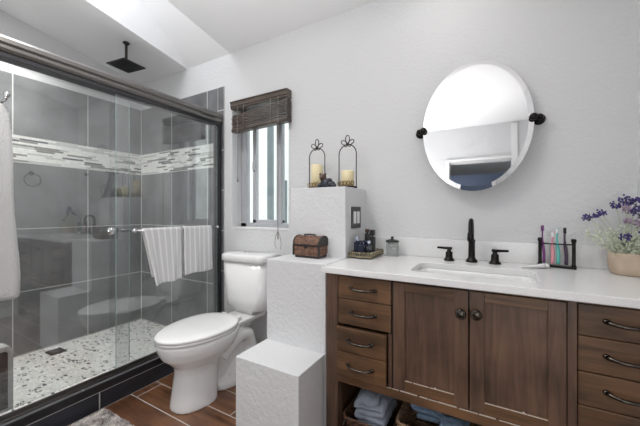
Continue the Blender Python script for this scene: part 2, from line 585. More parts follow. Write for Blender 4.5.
# window_1: frame, sashes, pane
b = new()
fy0, fy1 = 0.10, 0.145
bx(b, WX0, WX0 + .06, fy0, fy1, WZ0, WZ1, .004)
bx(b, WX1 - .06, WX1, fy0, fy1, WZ0, WZ1, .004)
bx(b, WX0, WX1, fy0, fy1, WZ0, WZ0 + .035, .004)
bx(b, WX0, WX1, fy0, fy1, WZ1 - .05, WZ1, .004)
bx(b, -1.707, -1.669, fy0 + .008, fy1 - .005, WZ0 + .03, WZ1 - .05, .003)
bx(b, -1.452, -1.404, fy0 - .005, fy1 - .005, WZ0 + .03, WZ1 - .05, .003)
bx(b, -1.707, -1.404, fy0 + .008, fy1 - .006, WZ0 + .033, WZ0 + .06, .003)
bx(b, -1.698, -1.676, fy0 - .008, fy0 + .012, 1.46, 1.53, .003)
w = struct('window_1', b, M['vinyl'])
b = new(); bx(b, WX0 + .05, WX1 - .05, fy0 + .02, fy0 + .026, WZ0 + .03, WZ1 - .04)
obj('pane', b, M['winglass'], w)
b = new(); bx(b, WX0, WX1, -0.004, 0.10, WZ0 - .012, WZ0 + .002, .002)
struct('trim_1', b, M['trimw'])
# outside
b = new(); bx(b, -5.5, 1.0, 1.6, 1.7, -.5, 2.7)
struct('wall_neighbour', b, M['ext'])
b = new(); bx(b, -2.30, -2.235, 1.0, 1.05, -0.3, 2.15, .005)
solo('fence_post', b, M['extpost'], 'blue grey post standing outside the window', 'post', loc=(-2.265, 1.045, -.3))
b = new(); bx(b, -2.035, -2.02, .98, 1.02, -0.3, 1.3, .004); bx(b, -2.048, -2.012, .985, 1.015, 1.18, 1.48, .01); 
solo('meter_box', b, M['extpost'], 'small blue grey box on a post outside the window', 'box', loc=(-2.03, 1.0, -.3))
b = new(); bx(b, -5.5, 1.0, .16, 1.6, -.5, -.3)
struct('floor_outside', b, M['ext'])


# ---- shower shell
def tiles(b, u0, u1, z0, z1, us, zs, place, th=.008, g=.0032, mi=1, bev=.0008):
    """place(u0,u1,z0,z1) -> box limits"""
    U = [u0] + sorted(u for u in us if u0 < u < u1) + [u1]
    Z = [z0] + [z for z in zs if z0 < z < z1] + [z1]
    for i in range(len(U) - 1):
        for j in range(len(Z) - 1):
            lim = place(U[i] + (g if i else g * .5), U[i + 1] - (g if i < len(U) - 2 else g * .5), Z[j] + g, Z[j + 1] - g)
            bx(b, *lim, bev, mi, 1)


def mosaic(b, u0, u1, z0, z1, place, seed):
    rnd = random.Random(seed)
    nrow = 13
    h = (z1 - z0) / nrow
    for r in range(nrow):
        u = u0 - rnd.random() * .1
        while u < u1:
            L = rnd.uniform(.06, .19)
            a, c = max(u, u0), min(u + L, u1)
            if c - a > .006:
                q = rnd.random()
                mi = 2 if q < .62 else 3 if q < .82 else 5 if q < .93 else 4
                bx(b, *place(a + .001, c - .001, z0 + r * h + .0009, z0 + (r + 1) * h - .0009), 0, mi)
            u += L


TM = [M['grout'], M['tile'], M['mos_w'], M['mos_l'], M['mos_d'], M['mos_g']]
TZ = 2.155
zj = [0.036, 0.514, 0.992]
# far wall
b = new()
bx(b, XL, XL + .008, -1.56, 0, 0.0, TZ)
pl = lambda a, c, e, f: (XL + .002, XL + .0088, a, c, e, f)
us = [-0.475 - .48 * k for k in range(5)]
tiles(b, -1.56, -.012, .03, 1.497, us, zj, pl)
tiles(b, -1.56, -.012, 1.697, TZ, us, [], pl)
mosaic(b, -1.56, -.012, 1.50, 1.694, pl, 3)
struct('wall_tile_left', b, TM)
# back wall tiles
b = new()
bx(b, XL + .008, -1.985, -.008, 0, 0.0, TZ)
bx(b, -1.985, -1.912, -.010, 0, 0.0, TZ)
pl = lambda a, c, e, f: (a, c, -.0088, -.002, e, f)
us = [-2.604, -2.115]
tiles(b, XL + .012, -1.985, .03, 1.497, us, zj, pl)
tiles(b, XL + .012, -1.985, 1.697, TZ, us, [], pl)
mosaic(b, XL + .012, -1.985, 1.50, 1.694, pl, 5)
pl2 = lambda a, c, e, f: (a, c, -.0108, -.002, e, f)
tiles(b, -1.983, -1.911, .0, TZ, [], [.30, .635, .967, 1.30, 1.63, 1.96], pl2, g=.003)
struct('wall_tile_back', b, TM)
# shower end wall tiles
b = new()
bx(b, XL + .008, -2.0, -1.56, -1.552, 0.0, TZ)
pl = lambda a, c, e, f: (a, c, -1.558, -1.5512, e, f)
tiles(b, XL + .012, -2.0, .03, 1.497, us, zj, pl)
tiles(b, XL + .012, -2.0, 1.697, TZ, us, [], pl)
mosaic(b, XL + .012, -2.0, 1.50, 1.694, pl, 9)
struct('wall_tile_end', b, TM)
# pebble floor
b = new(); bx(b, XL, -2.03, -1.552, -.008, 0.0, 0.03)
struct('floor_shower', b, M['pebble'])
# curb
b = new()
bx(b, -2.03, XC - .008, -1.552, -.0137, -.004, .147, .002, 0)
for ya, yb in ((-1.55, -1.36), (-1.36, -.905), (-.905, -.415), (-.415, -.014)):
    bx(b, XC - .010, XC - .0072, ya + .003, yb - .003, 0.003, .0985, .0005, 3)
bx(b, XC - .010, XC + .001, -1.55, -.014, .1055, .149, .003, 2)
for ya, yb in ((-1.55, -1.32), (-1.32, -.98), (-.98, -.48), (-.48, -.014)):
    bx(b, -2.034, XC - .006, ya + .003, yb - .003, .145, .1478, .0005, 4)
bx(b, -2.034, -2.026, -1.55, -.014, .03, .147, .001, 1)
struct('trim_2', b, [M['grout'], M['tile'], M['blacktile'], M['curbtile'], M['sill']])
# low tiled pony wall with rounded stone edge at the near end of the shower
b = new()
kx0, kx1, ky, kz = -2.12, -2.04, -1.228, .468


def rprof(y0, y1, z0, z1, r, n=8):
    p = [(y0, z0), (y1, z0)]
    for k in range(n + 1):
        a = k / n * PI / 2
        p.append((y1 - r + r * math.cos(a), z1 - r + r * math.sin(a)))
    p.append((y0, z1))
    return p


prism(b, rprof(-1.548, ky, .156, kz, .03), kx0, kx1, 'x', 0)
prism(b, rprof(-1.548, ky - .020, .17, kz - .022, .014), kx1, kx1 + .004, 'x', 1)
struct('wall_shower_knee', b, [M['mos_l'], M['curbtile']])

# drain
t = thing('shower_drain', 'small square metal drain in the pebble shower floor', 'drain', (-2.95, -.75, .03))
b = new(); bx(b, -3.01, -2.89, -.80, -.70, .0302, .036, .004)
obj('grate_plate', b, M['nickel'], t)
b = new()
for k in range(5): bx(b, -3.0, -2.90, -.79 + k * .018, -.782 + k * .018, .036, .0375, 0)
obj('slot', b, M['nickel'], t)['kind'] = 'stuff'

# ------------------------------------------------------------------ shower enclosure
t = thing('shower_enclosure', 'brushed dark nickel surround and top rail of the sliding shower doors', 'shower enclosure', (-1.96, -.78, .155))
b = new()
hp = [(-2.005, 1.850), (-2.005, 1.915), (-1.99, 1.930), (-1.965, 1.936), (-1.94, 1.930), (-1.927, 1.915), (-1.923, 1.895),
      (-1.929, 1.888), (-1.923, 1.881), (-1.922, 1.866), (-1.93, 1.853), (-1.938, 1.850), (-1.938, 1.862), (-1.996, 1.862), (-1.996, 1.850)]
prism(b, hp, -1.547, -.0145, 'y')
obj('header_rail', b, M['nickel'], t)
b = new(); bx(b, -2.003, -1.932, -1.547, -.0145, 1.828, 1.8495, .002)
obj('roller_channel', b, M['darkmetal'], t)
for ya, yb in ((-1.547, -1.517), (-.045, -.0145)):
    b = new(); bx(b, -1.998, -1.935, ya, yb, .1605, 1.8275, .003)
    obj('jamb', b, M['darkmetal'], t)
b = new(); bx(b, -1.996, -1.943, -1.547, -.0145, .1492, .160, .002)
bx(b, -1.972, -1.966, -1.547, -.0145, .160, .176, .001)
obj('bottom_track', b, M['nickel'], t)


def glass_door(name, label, x, y0, y1, bar_y=None, knob=None):
    t = thing(name, label, 'shower door', (x, (y0 + y1) / 2, .181))
    b = new(); bx(b, x - .003, x + .003, y0 + .002, y1 - .002, .181, 1.8262)
    obj('glass_pane', b, M['shglass'], t)
    for k, (ya, yb) in enumerate(((y0, y0 + .002), (y1 - .002, y1))):
        b = new(); bx(b, x - .003, x + .003, ya, yb, .181, 1.8262)
        obj('glass_edge', b, M['glassedge'], t)
    return t


dA = glass_door('sliding_shower_door', 'outer glass shower door carrying the bar with two hand towels', -1.952, -.808, -.0465)
b = new()
bar = [(-1.889, -.735, 1.003), (-1.889, -.10, 1.003)]
cyl(b, bar[0], bar[1], .0075, seg=16)
for yy in (-.70, -.13):
    cyl(b, (-1.9485, yy, 1.003), (-1.889, yy, 1.003), .006, seg=14)
    cyl(b, (-1.9485, yy, 1.003), (-1.941, yy, 1.003), .017, .014, seg=20)
for yy in (-.735, -.10):
    sph(b, (-1.889, yy, 1.003), .0135)
obj('towel_bar', b, M['chrome'], dA)
dB = glass_door('sliding_shower_door', 'inner glass shower door on the left, with a round knob', -1.986, -1.515, -.712)
b = new()
lathe(b, [(0, 0), (.012, 0), (.012, .008), (.008, .014), (.008, .022), (.021, .028), (.024, .036), (.019, .043), (0, .045)], (-1.983, -.835, 1.008), mtx=Matrix.Rotation(PI / 2, 4, 'Y'), seg=24)
obj('knob', b, M['chrome'], dB)

# rain shower head
t = thing('rain_shower', 'square black rain shower head hanging from the ceiling over the shower', 'shower', (-2.563, -.432, ZC(-.432)))
b = new()
ztop = ZC(-.432)
cyl(b, (-2.563, -.432, 2.305), (-2.563, -.432, ztop), .0095)
lathe(b, [(0, 0), (.024, 0), (.026, -.006), (.014, -.018), (0, -.018)], (-2.563, -.432, ztop - .0), seg=24)
obj('arm', b, M['iron'], t)
b = new()
mt = Matrix.Translation((-2.563, -.432, 2.30)) @ Matrix.Rotation(math.radians(8), 4, 'Z')
bx(b, -.104, .104, -.092, .092, -.004, .006, .002, mtx=mt)
bx(b, -.02, .02, -.02, .02, .006, .016, .004, mtx=mt)
hp_ = obj('head_plate', b, M['blackp'], t)
b = new()
for i in range(9):
    for j in range(8):
        x_, y_ = -.088 + i * .022, -.077 + j * .022
        p = mt @ Vector((x_, y_, -.004))
        cyl(b, p, p - Vector((0, 0, .0025)), .003, seg=6)
obj('nozzle', b, M['darkmetal'], hp_)['kind'] = 'stuff'


# ------------------------------------------------------------------ towels
def draped(name, label, cx, zt, rb, y0, y1, zf, zb, mat_, group=None, seed=0, amp=.004, slant=0.0, thick=.007, taper=0.0, flare=.01, nu=26):
    """cloth folded over a bar at x=cx, top z=zt+rb; front hem zf, back hem zb"""
    rnd = random.Random(seed)
    prof = []
    R = rb + thick / 2 + .0012
    nf = 22
    for k in range(nf + 1):
        s = k / nf
        prof.append(('f', R, zf + (zt - zf) * s, 1 - s))
    for k in range(1, 8):
        a = PI * k / 8
        prof.append(('t', R * math.cos(a), zt + R * math.sin(a), 0))
    for k in range(nf + 1):
        s = k / nf
        prof.append(('b', -R, zt + (zb - zt) * s, s))
    b = new()
    uvl = b.loops.layers.uv.new('UVMap')
    ph = [rnd.uniform(0, 6) for _ in range(4)]
    grid = []
    for i in range(nu + 1):
        u = i / nu
        row = []
        for kind, dx, z, s in prof:
            y = y0 + (y1 - y0) * u
            y += (1 - u) ** 1.5 * taper * s
            wv = amp * s * (math.sin(u * 11 + ph[0]) + .6 * math.sin(u * 19 + ph[1] + s * 2))
            x = cx + dx + (flare * s + wv if kind == 'f' else (-abs(wv) * .4 - .002 * s if kind == 'b' else 0))
            zz = z + (slant * (u - .5) * s if kind == 'f' else 0) + .004 * s * math.sin(u * 9 + ph[2])
            row.append(b.verts.new((x, y, zz)))
        grid.append(row)
    for i in range(nu):
        for k in range(len(prof) - 1):
            f = b.faces.new((grid[i][k], grid[i + 1][k], grid[i + 1][k + 1], grid[i][k + 1]))
            f.smooth = True
            for lp, uu in zip(f.loops, (i, i + 1, i + 1, i)): lp[uvl].uv = (uu / nu, k / len(prof))
    o = solo(name, b, mat_, label, 'towel', group, loc=(cx, (y0 + y1) / 2, min(zf, zb)))
    mod(o, 'SOLIDIFY', thickness=thick, offset=0)
    mod(o, 'SUBSURF', levels=1, render_levels=1)
    return o


draped('hand_towel', 'striped white hand towel on the glass door bar, the one nearer the shower knob', -1.889, 1.003, .0075, -.685, -.425, .655, .70, M['handtowel'], 'striped hand towels on the shower door bar', 1, amp=.006, slant=.012, taper=.07)
draped('hand_towel', 'striped white hand towel on the glass door bar, the one nearer the toilet', -1.889, 1.003, .0075, -.405, -.165, .678, .70, M['handtowel'], 'striped hand towels on the shower door bar', 5, amp=.003)

# robe hook with the big towel at the left edge
t = thing('towel_hook', 'chrome hook on the shower glass above the big white towel', 'hook', (-1.9825, -1.31, 1.60))
b = new()
lathe(b, [(0, 0), (.024, 0), (.024, .005), (.012, .012), (0, .012)], (-1.9825, -1.31, 1.605), mtx=Matrix.Rotation(PI / 2, 4, 'Y'))
obj('suction_base', b, M['chrome'], t)
b = new()
tube(b, [(-1.972, -1.31, 1.605), (-1.90, -1.31, 1.603), (-1.825, -1.31, 1.605), (-1.80, -1.31, 1.618)], .006, 10)
sph(b, (-1.80, -1.31, 1.622), .012)
obj('peg', b, M['chrome'], t)


def hanging_towel():
    b = new()
    # folded towel hanging from a peg: closed thick cloth gathered at the top, spreading into folds
    nz, nt_ = 34, 56
    rings = []
    yc = -1.375
    for i in range(nz + 1):
        s = i / nz
        z = 1.578 - s * .828
        hw = .080 + .034 * min(1, s * 1.1)
        hd = .024 + .012 * math.sin(min(1, s * 1.6) * PI / 2)
        ring = []
        for k in range(nt_):
            a = 2 * PI * k / nt_
            ca, sa = math.cos(a), math.sin(a)
            ex = 0.55
            yy = math.copysign(abs(ca) ** ex, ca) * hw
            xx = math.copysign(abs(sa) ** .8, sa) * hd
            fold = .007 * min(1, s * 3) * math.sin(yy * 62 + 1.2 + s * 1.1) * (1 if sa > 0 else .3)
            ring.append((-1.845 + xx + fold, yc + yy + .004 * math.sin(s * 9), z + (.006 * math.sin(yy * 40) if i == nz else 0)))
        rings.append(ring)
    # rounded top and bottom
    def shrink(r, f, dz):
        cx = sum(p[0] for p in r) / len(r); cy = sum(p[1] for p in r) / len(r)
        return [(cx + (p[0] - cx) * f, cy + (p[1] - cy) * (.5 + f * .5), p[2] + dz) for p in r]
    rings = [shrink(rings[0], .25, .012), shrink(rings[0], .7, .008)] + rings + [shrink(rings[-1], .75, -.008), shrink(rings[-1], .3, -.010)]
    loft(b, rings)
    return b


b = hanging_towel()
bt = solo('bath_towel', b, M['towel'], 'large white terry towel hanging at the left edge in front of the shower', 'towel', loc=(-1.845, -1.375, .75))
mod(bt, 'SUBSURF', levels=3, render_levels=3)
tx_ = bpy.data.textures.new('terry_pile', 'CLOUDS'); tx_.noise_scale = .006; tx_.noise_depth = 1
mod(bt, 'DISPLACE', texture=tx_, strength=.0045, mid_level=.5)

# ------------------------------------------------------------------ toilet
tx = -1.54


def egg(yf, yb, hwf, z, n=40, ex=1.0, hwb=None, cy=None):
    """outline: front tip yf (towards -y), back yb, half width; front half rounder/pointed"""
    cy = (yf + yb) / 2 + (.04 if cy is None else cy)
    out = []
    for k in range(n):
        a = 2 * PI * k / n
        s, c = math.sin(a), math.cos(a)
        L = (cy - yf) if c > 0 else (yb - cy)
        w = hwf
        e = ex if c > 0 else min(ex, .9)
        out.append((tx + w * math.copysign(abs(s) ** e, s), cy - L * math.copysign(abs(c) ** (1.0 if c > 0 else .85), c), z))
    return out


t = thing('toilet', 'white two piece elongated toilet between the shower and the plaster step', 'toilet', (tx, -.4, 0))
b = new()
# column + bowl
loft(b, [egg(-.715, -.46, .120, 0.0, ex=.8), egg(-.712, -.46, .117, .03, ex=.8), egg(-.700, -.455, .106, .12, ex=.8),
         egg(-.690, -.45, .100, .20, ex=.8), egg(-.695, -.43, .108, .235, ex=.85), egg(-.730, -.38, .140, .27), egg(-.768, -.34, .170, .305), egg(-.788, -.31, .184, .345),
         egg(-.796, -.29, .189, .38), egg(-.794, -.29, .187, .396)])
# rear deck under the tank
loft(b, [[(tx + sx * w, y, z) for sx, y in ((-1, yf), (1, yf), (1, -.035), (-1, -.035))] for z, w, yf in ((.34, .06, -.36), (.365, .095, -.40), (.392, .105, -.40), (.398, .100, -.40))], smooth=False)
# foot
loft(b, [egg(-.46, -.10, .118, 0.0, ex=.6), egg(-.46, -.10, .116, .035, ex=.6), egg(-.46, -.11, .09, .055, ex=.6)])
# trapway body and relief
loft(b, [egg(-.52, -.17, .050, .04, ex=.6), egg(-.50, -.15, .045, .20, ex=.6), egg(-.50, -.10, .055, .36, ex=.6)])
for s in (-1, 1):
    tube(b, [(tx + s * .050, -.42, .20), (tx + s * .058, -.35, .265), (tx + s * .062, -.27, .300), (tx + s * .062, -.20, .275), (tx + s * .060, -.17, .20), (tx + s * .058, -.21, .13), (tx + s * .056, -.28, .09), (tx + s * .055, -.34, .04)],
         [.045, .052, .052, .050, .050, .048, .045, .04], 14)
bowl = obj('bowl', b, M['porcelain'], t)
mod(bowl, 'REMESH', mode='VOXEL', voxel_size=.0065, use_smooth_shade=True)
mod(bowl, 'SMOOTH', factor=.6, iterations=9)
b = new()
loft(b, [egg(-.792, -.315, .183, .397), egg(-.800, -.31, .189, .401), egg(-.800, -.31, .189, .410), egg(-.794, -.313, .184, .413)])
obj('seat', b, M['seatw'], t)
b = new()
loft(b, [egg(-.796, -.308, .185, .4145), egg(-.803, -.302, .191, .418), egg(-.802, -.302, .190, .430), egg(-.789, -.31, .178, .4345), egg(-.72, -.35, .13, .437)])
obj('seat_lid', b, M['seatw'], t)
for s in (-1, 1):
    b = new(); bx(b, tx + s * .070 - .018, tx + s * .070 + .018, -.318, -.275, .398, .425, .006)
    obj('hinge', b, M['seatw'], t)
b = new()


def tank_ring(z, hw, yf, bow=.018, n=12, yb=-.018):
    p = []
    r = .035
    for k in range(n + 1):
        u = -1 + 2 * k / n
        x = u * hw
        e = max(0, abs(u) - .8) / .2
        p.append((tx + x * (1 - .02 * e), yf - bow * (1 - u * u) + .04 * e ** 2.2, z))
    p.append((tx + hw, yb, z)); p.append((tx - hw, yb, z))
    return p


loft(b, [tank_ring(.425, .165, -.165), tank_ring(.432, .178, -.178), tank_ring(.50, .188, -.182), tank_ring(.765, .208, -.188)], smooth=True)
o = obj('tank', b, M['porcelain'], t)
b = new()
loft(b, [tank_ring(.766, .212, -.193), tank_ring(.770, .218, -.200), tank_ring(.808, .218, -.200), tank_ring(.818, .212, -.193), tank_ring(.822, .195, -.175, yb=-.03)])
o = obj('tank_lid', b, M['porcelain'], t)
b = new()
lathe(b, [(0, 0), (.024, 0), (.024, .004), (.018, .006), (0, .006)], (tx - .02, -.105, .822))
obj('flush_button', b, M['chrome'], t)
b = new(); lathe(b, [(0, 0), (.016, 0), (.015, .012), (.006, .018), (0, .018)], (tx + .085, -.24, .052))
obj('bolt_cap', b, M['white'], t)
# tank bolts gasket block between tank and deck
b = new(); bx(b, tx - .08, tx + .08, -.17, -.05, .398, .426, .004)
obj('gasket', b, M['white'], t)
# supply valve on the wall
t = thing('supply_valve', 'white water supply valve and hose low on the wall behind the toilet', 'valve', (-1.30, 0, .16))
b = new(); tube(b, [(-1.335, -.002, .16), (-1.335, -.06, .16)], .008); tube(b, [(-1.335, -.05, .17), (-1.33, -.06, .25), (-1.35, -.07, .33), (-1.372, -.045, .40)], .006)
obj('hose', b, M['white'], t)
b = new(); sph(b, (-1.335, -.075, .16), .014, (1.3, .6, .8))
obj('valve_knob', b, M['darkmetal'], t)

# ------------------------------------------------------------------ blind
t = thing('window_blind', 'raised brown wooden blind at the top of the window', 'blind', (-1.51, -.04, 1.985))
b = new()
vp = [(-.003, 1.925), (-.003, 1.985), (-.062, 1.985), (-.067, 1.978), (-.060, 1.971), (-.058, 1.955), (-.062, 1.946), (-.055, 1.939), (-.055, 1.93), (-.050, 1.925)]
prism(b, vp, -1.788, -1.240, 'x')
obj('headrail', b, M['blind'], t)
n = 9
for k in range(n):
    z = 1.768 + k * .0118
    b = new()
    dz = .006 * (k % 2)
    L0, L1 = -1.772 + .003 * (k % 3), -1.236
    sl = lambda x: (.014 + .024 * k / 8) * (x - L0) / (L1 - L0)
    prof = []
    loft(b, [[(x, y, z + sl(x) + zz) for y, zz in ((-.010, .0085), (-.036, .0112), (-.058 - .004 * math.sin(k / 9 * PI), .0085), (-.060 - .004 * math.sin(k / 9 * PI), .0), (-.036, .0026), (-.010, 0))] for x in (L0, (L0 + L1) / 2, L1)], smooth=False)
    obj('slat', b, M['blind'], t)
b = new()
loft(b, [[(x, y, zz + (.014 if x > -1.5 else 0)) for y, zz in ((-.012, 1.766), (-.060, 1.766), (-.063, 1.758), (-.060, 1.742), (-.012, 1.742))] for x in (-1.772, -1.236)], smooth=False)
obj('bottom_rail', b, M['blind'], t)
b = new()
for x in (-1.64, -1.38):
    for yy in (-.0675, -.0055):
        b = new(); tube(b, [(x, yy, 1.935), (x, yy, 1.755)], .0022, 6)
        obj('ladder_cord', b, M['cord'], t)
b = new()
tube(b, [(-1.295, -.088, 1.93), (-1.294, -.090, 1.5), (-1.294, -.090, .985)], .0022, 6)
tube(b, [(-1.294, -.09, .985), (-1.315, -.09, .95), (-1.322, -.09, .90), (-1.310, -.09, .865), (-1.30, -.09, .87)], .0018, 6)
tube(b, [(-1.294, -.09, .985), (-1.275, -.09, .95), (-1.266, -.09, .90), (-1.272, -.09, .86)], .0018, 6)
tube(b, [(-1.294, -.09, .985), (-1.293, -.09, .93)], .004, 8)
obj('pull_cord', b, M['cord'], t)
b = new()
tube(b, [(-1.693, -.078, 1.93), (-1.69, -.076, 1.55), (-1.69, -.076, 1.38)], .0018, 6)
lathe(b, [(0, 0), (.004, 0), (.006, -.02), (.007, -.03), (0, -.034)], (-1.69, -.076, 1.382), seg=12)
obj('tilt_cord', b, M['cord'], t)

# ------------------------------------------------------------------ countertop, sink, taps
CT = 0.872
CX0, CX1, CY = -0.675, XR - .0015, -0.572


def rrect(x0, x1, y0, y1, r, n=6):
    out = []
    for cx, cy, a0 in ((x1 - r, y1 - r, 0), (x0 + r, y1 - r, PI / 2), (x0 + r, y0 + r, PI), (x1 - r, y0 + r, 1.5 * PI)):
        for k in range(n + 1):
            a = a0 + PI / 2 * k / n
            out.append((cx + r * math.cos(a), cy + r * math.sin(a)))
    return out


SKX0, SKX1, SKY0, SKY1 = -.305, .150, -.470, -.215
t = thing('countertop', 'white quartz vanity top with backsplash on the dark wooden cabinet', 'countertop', (-.07, -.28, .846))
b = new()
bb = new()
hole = rrect(SKX0, SKX1, SKY0, SKY1, .04)
outer = [(CX0, CY), (CX1, CY), (CX1, -.0015), (CX0, -.0015)]
ov = [bb.verts.new((x, y, CT)) for x, y in outer]
hv = [bb.verts.new((x, y, CT)) for x, y in hole]
ed = [bb.edges.new((ov[i], ov[(i + 1) % 4])) for i in range(4)] + [bb.edges.new((hv[i], hv[(i + 1) % len(hv)])) for i in range(len(hv))]
bmesh.ops.triangle_fill(bb, use_beauty=True, use_dissolve=False, edges=ed)
for f in bb.faces:
    if f.normal.z < 0: f.normal_flip()
r = bmesh.ops.extrude_face_region(bb, geom=bb.faces[:])
for v in [g for g in r['geom'] if isinstance(g, bmesh.types.BMVert)]: v.co.z -= .027
bmesh.ops.recalc_face_normals(bb, faces=bb.faces)
merge(b, bb, 0)
slab_o = obj('slab', b, M['quartz'], t)
mod(slab_o, 'BEVEL', width=.003, segments=2, limit_method='ANGLE', angle_limit=math.radians(60))
b = new(); bx(b, PX1 + .0015, XR - .0015, -.020, -.0015, CT + .0002, CT + .100, .002)
obj('backsplash', b, M['quartz'], t)

b = new()
rings = []
for z, ins, r_ in ((CT - .0272, -.012, .045), (CT - .0275, .004, .040), (CT - .035, .008, .04), (CT - .10, .018, .045), (CT - .128, .032, .05), (CT - .135, .06, .05)):
    rings.append([(x, y, z) for x, y in rrect(SKX0 + ins, SKX1 - ins, SKY0 + ins, SKY1 - ins, r_)])
rings.append([(-.078 + .02 * math.cos(2 * PI * k / 28), -.34 + .02 * math.sin(2 * PI * k / 28), CT - .139) for k in range(28)])
loft(b, rings, cap=False)
t = thing('sink', 'white rectangular undermount basin set into the vanity top', 'sink', (-.078, -.34, CT - .14))
o = obj('basin', b, M['porcelain'], t); mod(o, 'SOLIDIFY', thickness=.008, offset=-1)
for p in o.data.polygons: p.use_smooth = True
b = new(); lathe(b, [(0, 0), (.024, 0), (.022, .003), (.010, .004), (0, .002)], (-.078, -.34, CT - .139))
obj('drain', b, M['chrome'], t)

Z0 = CT + .0006
t = thing('faucet', 'tall dark bronze gooseneck faucet behind the sink', 'faucet', (-.088, -.088, Z0))
b = new()
lathe(b, [(0, 0), (.027, 0), (.027, .004), (.024, .010), (.018, .018), (.0155, .024), (.0155, .045), (.0145, .095), (.0165, .100), (.0165, .108), (.012, .112), (.011, .118), (0, .118)], (-.088, -.088, Z0), seg=28)
obj('base_column', b, M['bronze'], t)
b = new()
pts = []
for k in range(15):
    a = PI * k / 14 * 1.0
    pts.append((-.088, -.088 - .045 + .045 * math.cos(a), Z0 + .162 + .045 * math.sin(a)))
pts = [(-.088, -.088, Z0 + .112), (-.088, -.088, Z0 + .14)] + pts + [(-.088, -.178, Z0 + .145)]
tube(b, pts, [.0105] * 4 + [.0105] * 13 + [.0105], 16)
obj('spout', b, M['bronze'], t)
b = new()
lathe(b, [(0, .045), (.010, .045), (.013, .040), (.0145, .02), (.0145, .006), (.012, 0), (0, 0)], (-.088, -.178, Z0 + .108), seg=20)
obj('spray_tip', b, M['bronze'], t)


def tap(x, side, label):
    t = thing('sink_tap', label, 'tap', (x, -.098, Z0), 'bronze taps beside the spout')
    b = new()
    lathe(b, [(0, 0), (.026, 0), (.026, .004), (.022, .010), (.0175, .016), (.0165, .040), (.0155, .044), (.010, .048), (.009, .058), (0, .058)], (x, -.098, Z0), seg=28)
    obj('base', b, M['bronze'], t)
    b = new()
    tube(b, [(x - side * .014, -.098, Z0 + .062), (x + side * .0, -.098, Z0 + .062), (x + side * .056, -.100, Z0 + .064)], [.0075, .0075, .0055], 12)
    obj('lever', b, M['bronze'], t)


tap(-.191, -1, 'dark bronze tap on the left of the tall spout, lever pointing left')
tap(.012, 1, 'dark bronze tap on the right of the tall spout, lever pointing right')

# ------------------------------------------------------------------ vanity cabinet
VX0, VX1, VF, VB, VT = -.659, XR - .003, -.55, -.03, .8445
t = thing('vanity_cabinet', 'dark walnut stained vanity with doors, drawers and an open bottom shelf', 'cabinet', (-.065, -.3, 0))
b = new()
RB = .362   # bottom rail lower edge
# posts
for xa, xb in ((VX0, -.602), (.476, VX1)):
    bx(b, xa, xb, VF, VF + .055, 0, VT, .002, 0)
    bx(b, xa, xb, VB - .055, VB, 0, VT, .002, 0)
# stiles
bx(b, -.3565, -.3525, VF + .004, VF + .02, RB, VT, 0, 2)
bx(b, .2065, .230, VF, VF + .022, RB, VT, .001, 0)
bx(b, -.3705, -.3565, VF + .001, VF + .02, .402, .620, .001, 0)
# rails
bx(b, -.602, .476, VF, VF + .022, RB, .400, .002, 1)
bx(b, -.602, .476, VF + .004, VF + .022, .837, VT, .0, 1)
# carcass
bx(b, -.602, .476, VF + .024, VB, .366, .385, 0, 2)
bx(b, VX0 + .01, VX0 + .028, VF + .05, VB - .05, 0.10, VT, 0, 0)
bx(b, VX1 - .028, VX1 - .01, VF + .05, VB - .05, 0.10, VT, 0, 0)
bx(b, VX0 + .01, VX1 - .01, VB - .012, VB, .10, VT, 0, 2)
bx(b, -.602, .476, VF + .012, VB - .01, .085, .105, .002, 1)
bx(b, -.602, .476, VF + .002, VF + .012, .078, .107, .002, 1)
# wear marks along the bottom rail
rnd = random.Random(4)
x = -.39
while x < .12:
    L = rnd.uniform(.02, .07)
    bx(b, x, x + L, VF - .0006, VF + .002, .398, .4005 + rnd.random() * .002, 0, 3)
    x += L + rnd.uniform(0, .012)
obj('body', b, [M['woodV'], M['woodH'], M['woodin'], M['chip']], t)


def pull(parent, x, z, y):
    b = new()
    hw = .054
    pts, rs = [], []
    for k in range(17):
        u = -1 + 2 * k / 16
        pts.append((x + u * hw, y - .006 - .022 * (1 - abs(u) ** 3.0), z + .002 - .003 * (1 - u * u)))
        rs.append(.0070 if abs(u) > .8 else .0055)
    tube(b, pts, rs, 10)
    for s in (-1, 1):
        sph(b, (x + s * hw, y - .004, z + .003), .0085, (1.15, .8, .95))
    return obj('handle', b, M['pewter'], parent)


def drawer(x0, x1, z0, z1, y=VF, g=.0015, depth=.45, backz=None):
    b = new()
    bx(b, x0 + g, x1 - g, y, y + .02, z0 + g, z1 - g, .0025, 0)
    bx(b, x0 + .012, x1 - .012, y + .0195, y + depth, z0 + .01, z1 - .012, 0, 1)
    d = obj('drawer', b, [M['woodH'], M['woodin']], t)
    pull(d, (x0 + x1) / 2 - .001, (z0 + z1) / 2 + .001, y)
    return d


for z1, z0 in ((.836, .736), (.736, .622)): drawer(-.600, -.358, z0, z1)
for z1, z0 in ((.618, .512), (.512, .404)): drawer(-.598, -.372, z0, z1, y=VF - .022)
for z1, z0 in ((.837, .738), (.738, .628), (.628, .523), (.523, .402)): drawer(.231, .475, z0, z1)


